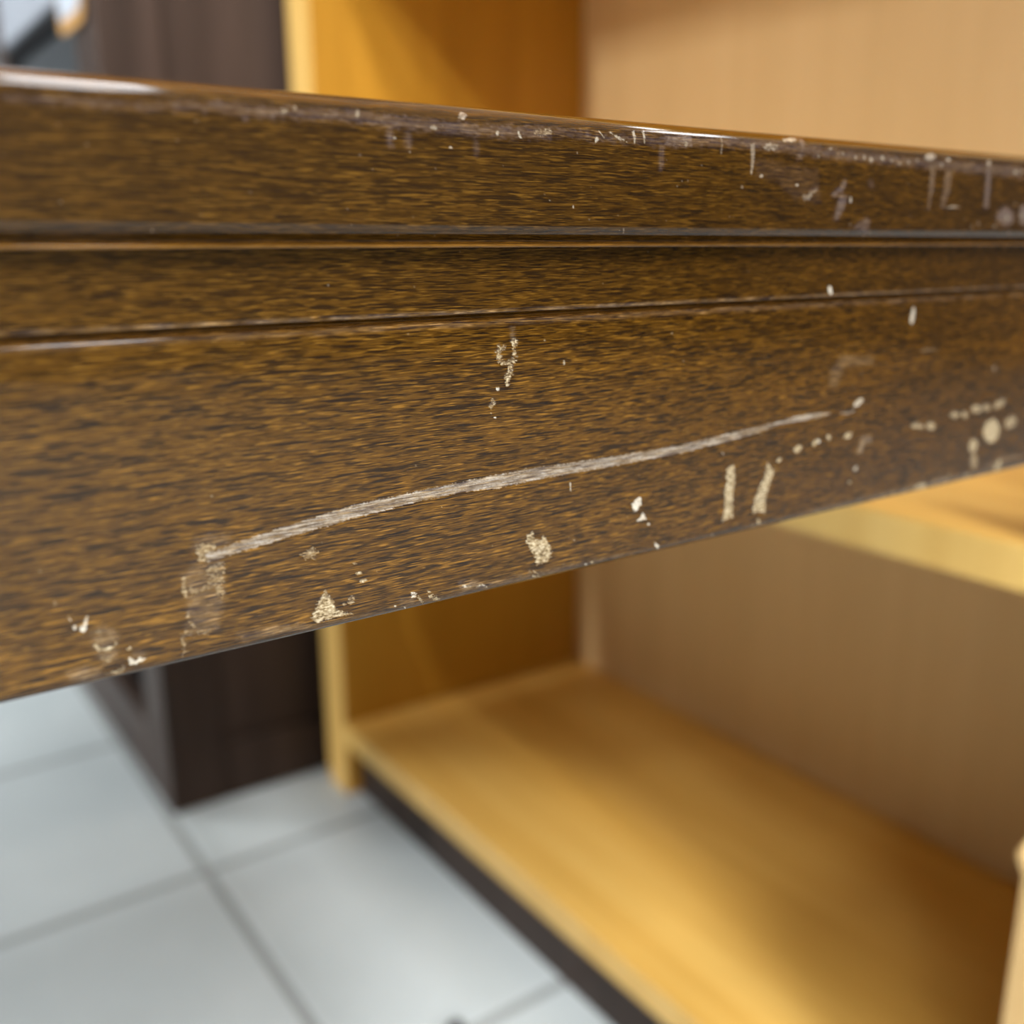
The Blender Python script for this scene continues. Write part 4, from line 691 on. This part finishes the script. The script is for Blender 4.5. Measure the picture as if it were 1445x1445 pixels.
    caps = [cap0[::-1] if not flip else cap0, cap1 if not flip else cap1[::-1]]
    loops = np.r_[quads.ravel(), caps[0], caps[1]]
    me.loops.add(len(loops)); me.loops.foreach_set('vertex_index', loops.astype(np.int32))
    me.polygons.add(nq+2)
    starts = np.r_[np.arange(nq)*4, nq*4, nq*4+ns]
    me.polygons.foreach_set('loop_start', starts.astype(np.int32))
    sm = np.ones(nq+2, bool); sm[-2:] = False
    me.polygons.foreach_set('use_smooth', sm)
    for nm, arr in (('wear', fields['w']), ('flake', fields['f']), ('scratch', fields['s']), ('haze', fields['h']), ('rub_lit', rub_lit), ('tone', tone)):
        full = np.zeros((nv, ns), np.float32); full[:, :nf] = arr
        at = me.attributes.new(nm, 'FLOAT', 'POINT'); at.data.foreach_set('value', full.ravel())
    me.update(calc_edges=True)
    return link(name, me, M_STAIN, parent)

TAB = (-0.36, 0.511, 0.0)
table = prop(empty('table', TAB), 'dark stained wooden table with moulded, chipped and scratched edge in the foreground', 'table')
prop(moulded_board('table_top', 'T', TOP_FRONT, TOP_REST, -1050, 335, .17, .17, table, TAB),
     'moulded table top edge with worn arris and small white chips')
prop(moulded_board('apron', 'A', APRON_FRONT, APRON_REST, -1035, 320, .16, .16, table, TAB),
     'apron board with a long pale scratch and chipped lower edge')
box('apron', (-1.035, .871, .4943), (.320, .889, .55005), M_STAIN, table)
box('apron', (.301, .1525, .4943), (.320, .8705, .55005), M_STAIN, table)
box('apron', (-1.035, .1525, .4943), (-1.016, .8705, .55005), M_STAIN, table)
for vx in (-.30, -.95):
    cy = TAB[1]
    g = Geo().prism([(-.22, .07), (.22, .07), (.18, .28), (.24, .4935), (-.24, .4935), (-.18, .28)], 0, vx-.016-TAB[0], vx+.016-TAB[0])
    link('leg', g.mesh('leg'), M_STAIN, table)
    g = Geo().prism([(-.33, 0), (.33, 0), (.33, .03), (.25, .07), (-.25, .07), (-.33, .03)], 0, vx-.03-TAB[0], vx+.03-TAB[0])
    link('foot', g.mesh('foot'), M_STAIN, table)
box('stretcher', (-.934, .496, .20), (-.316, .526, .26), M_STAIN, table)

# ------------------------------------------------------------------ honey coloured bookcase
BX0, BX1 = .395, .715           # front and back
BL, BR = .863, .183             # inner faces of the two side panels
BT = .043
bc = prop(empty('bookcase', ((BX0+BX1)/2, (BL+BR)/2, 0)), 'low honey-coloured wooden bookcase with open shelves behind the table', 'bookcase')
HT = .880
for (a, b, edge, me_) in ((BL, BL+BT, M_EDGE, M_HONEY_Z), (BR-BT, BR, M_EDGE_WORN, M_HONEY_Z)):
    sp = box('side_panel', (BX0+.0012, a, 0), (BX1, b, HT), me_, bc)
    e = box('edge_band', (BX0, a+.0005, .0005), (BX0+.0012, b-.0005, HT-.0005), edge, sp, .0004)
    prop(e, 'lighter edge band')
for zlo, zhi, xb in ((.0585, .0805, BX1-.02), (.412, .432, BX1-.02), (.835, .857, BX1-.02)):
    sh = box('shelf', (BX0+.0012, BR+.0002, zlo), (xb, BL-.0002, zhi), M_HONEY_Y, bc, .001)
    prop(box('edge_band', (BX0, BR+.0002, zlo+.0003), (BX0+.0012, BL-.0002, zhi-.0003), M_EDGE, sh, .0004), 'lighter edge band')
prop(box('shade_board', (BX0+.014, BR+.0002, 0), (BX0+.030, BL-.0002, .0583), M_DARK, bc), 'dark board added as the shade under the bottom shelf')  # added dark strip, stands in for shade on the floor below the shelf
prop(box('back_panel', (BX1-.0198, BR+.0002, .02), (BX1-.012, BL-.0002, HT-.002), M_BACK, bc), 'paler tan back board')

# splintered spot on the front edge of the near side panel
rg = np.random.RandomState(3)
prof_ = [(.0035*math.sin(math.pi*t)**.7*(.8+.4*rg.rand())+.0002, -.008+.016*t) for t in np.linspace(0.02, .98, 9)]
ck = link('splinter', Geo().lathe(prof_, 10).mesh('splinter', True), M_EDGE_WORN, bc, (BX0-.0002-bc.location.x, BR-.0008-bc.location.y, .298))
prop(ck, 'pale splinter lifted from the panel edge')

# ------------------------------------------------------------------ dark cabinet
DX0, DX1, DY0, DY1, DH = .236, .66, .930, 1.372, 1.55
dc = prop(empty('cabinet', ((DX0+DX1)/2, (DY0+DY1)/2, 0)), 'tall dark brown cabinet standing next to the bookcase', 'cabinet')
# framed side facing the table
box('stile', (DX0, DY0, 0), (DX0+.055, DY0+.02, DH), M_DARK, dc)
box('stile', (DX1-.055, DY0, 0), (DX1, DY0+.02, DH), M_DARK, dc)
box('rail', (DX0+.0551, DY0, 0), (DX1-.0551, DY0+.02, .062), M_DARK, dc)
box('rail', (DX0+.0551, DY0, DH-.06), (DX1-.0551, DY0+.02, DH), M_DARK, dc)
box('side_panel', (DX0+.0551, DY0+.006, .0621), (DX1-.0551, DY0+.018, DH-.0601), M_DARK, dc)
box('side_panel', (DX0, DY1-.02, 0), (DX1, DY1, DH), M_DARK, dc)
box('back_panel', (DX1-.012, DY0+.0201, .02), (DX1-.002, DY1-.0201, DH-.02), M_BLACK, dc)
box('top', (DX0, DY0+.0201, DH-.022), (DX1-.0121, DY1-.0201, DH), M_DARK, dc)
# front
box('front_stile', (DX0, DY0+.0202, .0), (DX0+.02, DY0+.070, DH-.0221), M_DARK, dc)
box('front_stile', (DX0, DY1-.052, .0), (DX0+.02, DY1-.0202, DH-.0221), M_DARK, dc)
box('base_rail', (DX0, DY0+.0701, 0), (DX0+.02, DY1-.0521, .072), M_DARK, dc)
box('inner_shelf', (DX0+.03, DY0+.0201, .05), (DX1-.0125, DY1-.0201, .070), M_BLACK, dc)
box('inner_shelf', (DX0+.03, DY0+.0201, .45), (DX1-.0125, DY1-.0201, .468), M_BLACK, dc)
box('inner_lining', (DX0+.0205, DY0+.0203, .0705), (DX1-.0125, DY0+.024, .4495), M_BLACK, dc)
box('inner_lining', (DX0+.0205, DY1-.024, .0705), (DX1-.0125, DY1-.0203, .4495), M_BLACK, dc)
box('glass_frame', (DX0+.001, DY0+.0702, .752), (DX0+.019, DY1-.0522, .767), M_BLACK, dc)
box('glass_frame', (DX0+.001, DY0+.0702, .440), (DX0+.019, DY1-.0522, .470), M_BLACK, dc)
prop(box('glass_pane', (DX0+.008, DY0+.0703, .4702), (DX0+.013, DY1-.0523, .7518), M_GLASS, dc, .0005), 'dark reflective glass')
prop(box('drawer_front', (DX0-.002, DY0+.0703, .7675), (DX0+.018, DY1-.0523, 1.02), M_GREYP, dc), 'pale grey front')
prop(box('drawer_front', (DX0-.002, DY0+.0703, 1.023), (DX0+.018, DY1-.0523, DH-.025), M_GREYP, dc), 'pale grey front')

# price tag hanging in front of the cabinet
tg = prop(empty('price_tag', (DX0-.0042, .992, .735)), 'white tag with orange border hanging on the dark cabinet front', 'tag')
def rrect(y0, y1, z0, z1, r, n=6):
    o = []
    for cy, cz, a in ((y1-r, z0+r, -90), (y1-r, z1-r, 0), (y0+r, z1-r, 90), (y0+r, z0+r, 180)):
        for i in range(n+1):
            t = math.radians(a+90*i/n); o.append((cy+r*math.cos(t), cz+r*math.sin(t)))
    return o
link('tag_border', Geo().prism(rrect(-.043, .043, 0, .13, .012), 0, .0006, .0016).mesh('tag_border'), M_TAGO, tg)
link('tag_paper', Geo().prism(rrect(-.036, .038, .011, .122, .010), 0, .0, .0006).mesh('tag_paper'), M_TAGW, tg)

# small rubber foot left on the tiles
st = link('rubber_foot', Geo().lathe([(.010, 0), (.0105, .004), (.009, .010), (.0065, .014), (.006, .019), (.004, .0215)], 20).mesh('rubber_foot', True), M_RUBBER, None, (.306, .508, 0))
prop(st, 'small dark rounded rubber foot standing on the floor tile before the bookcase', 'rubber foot')
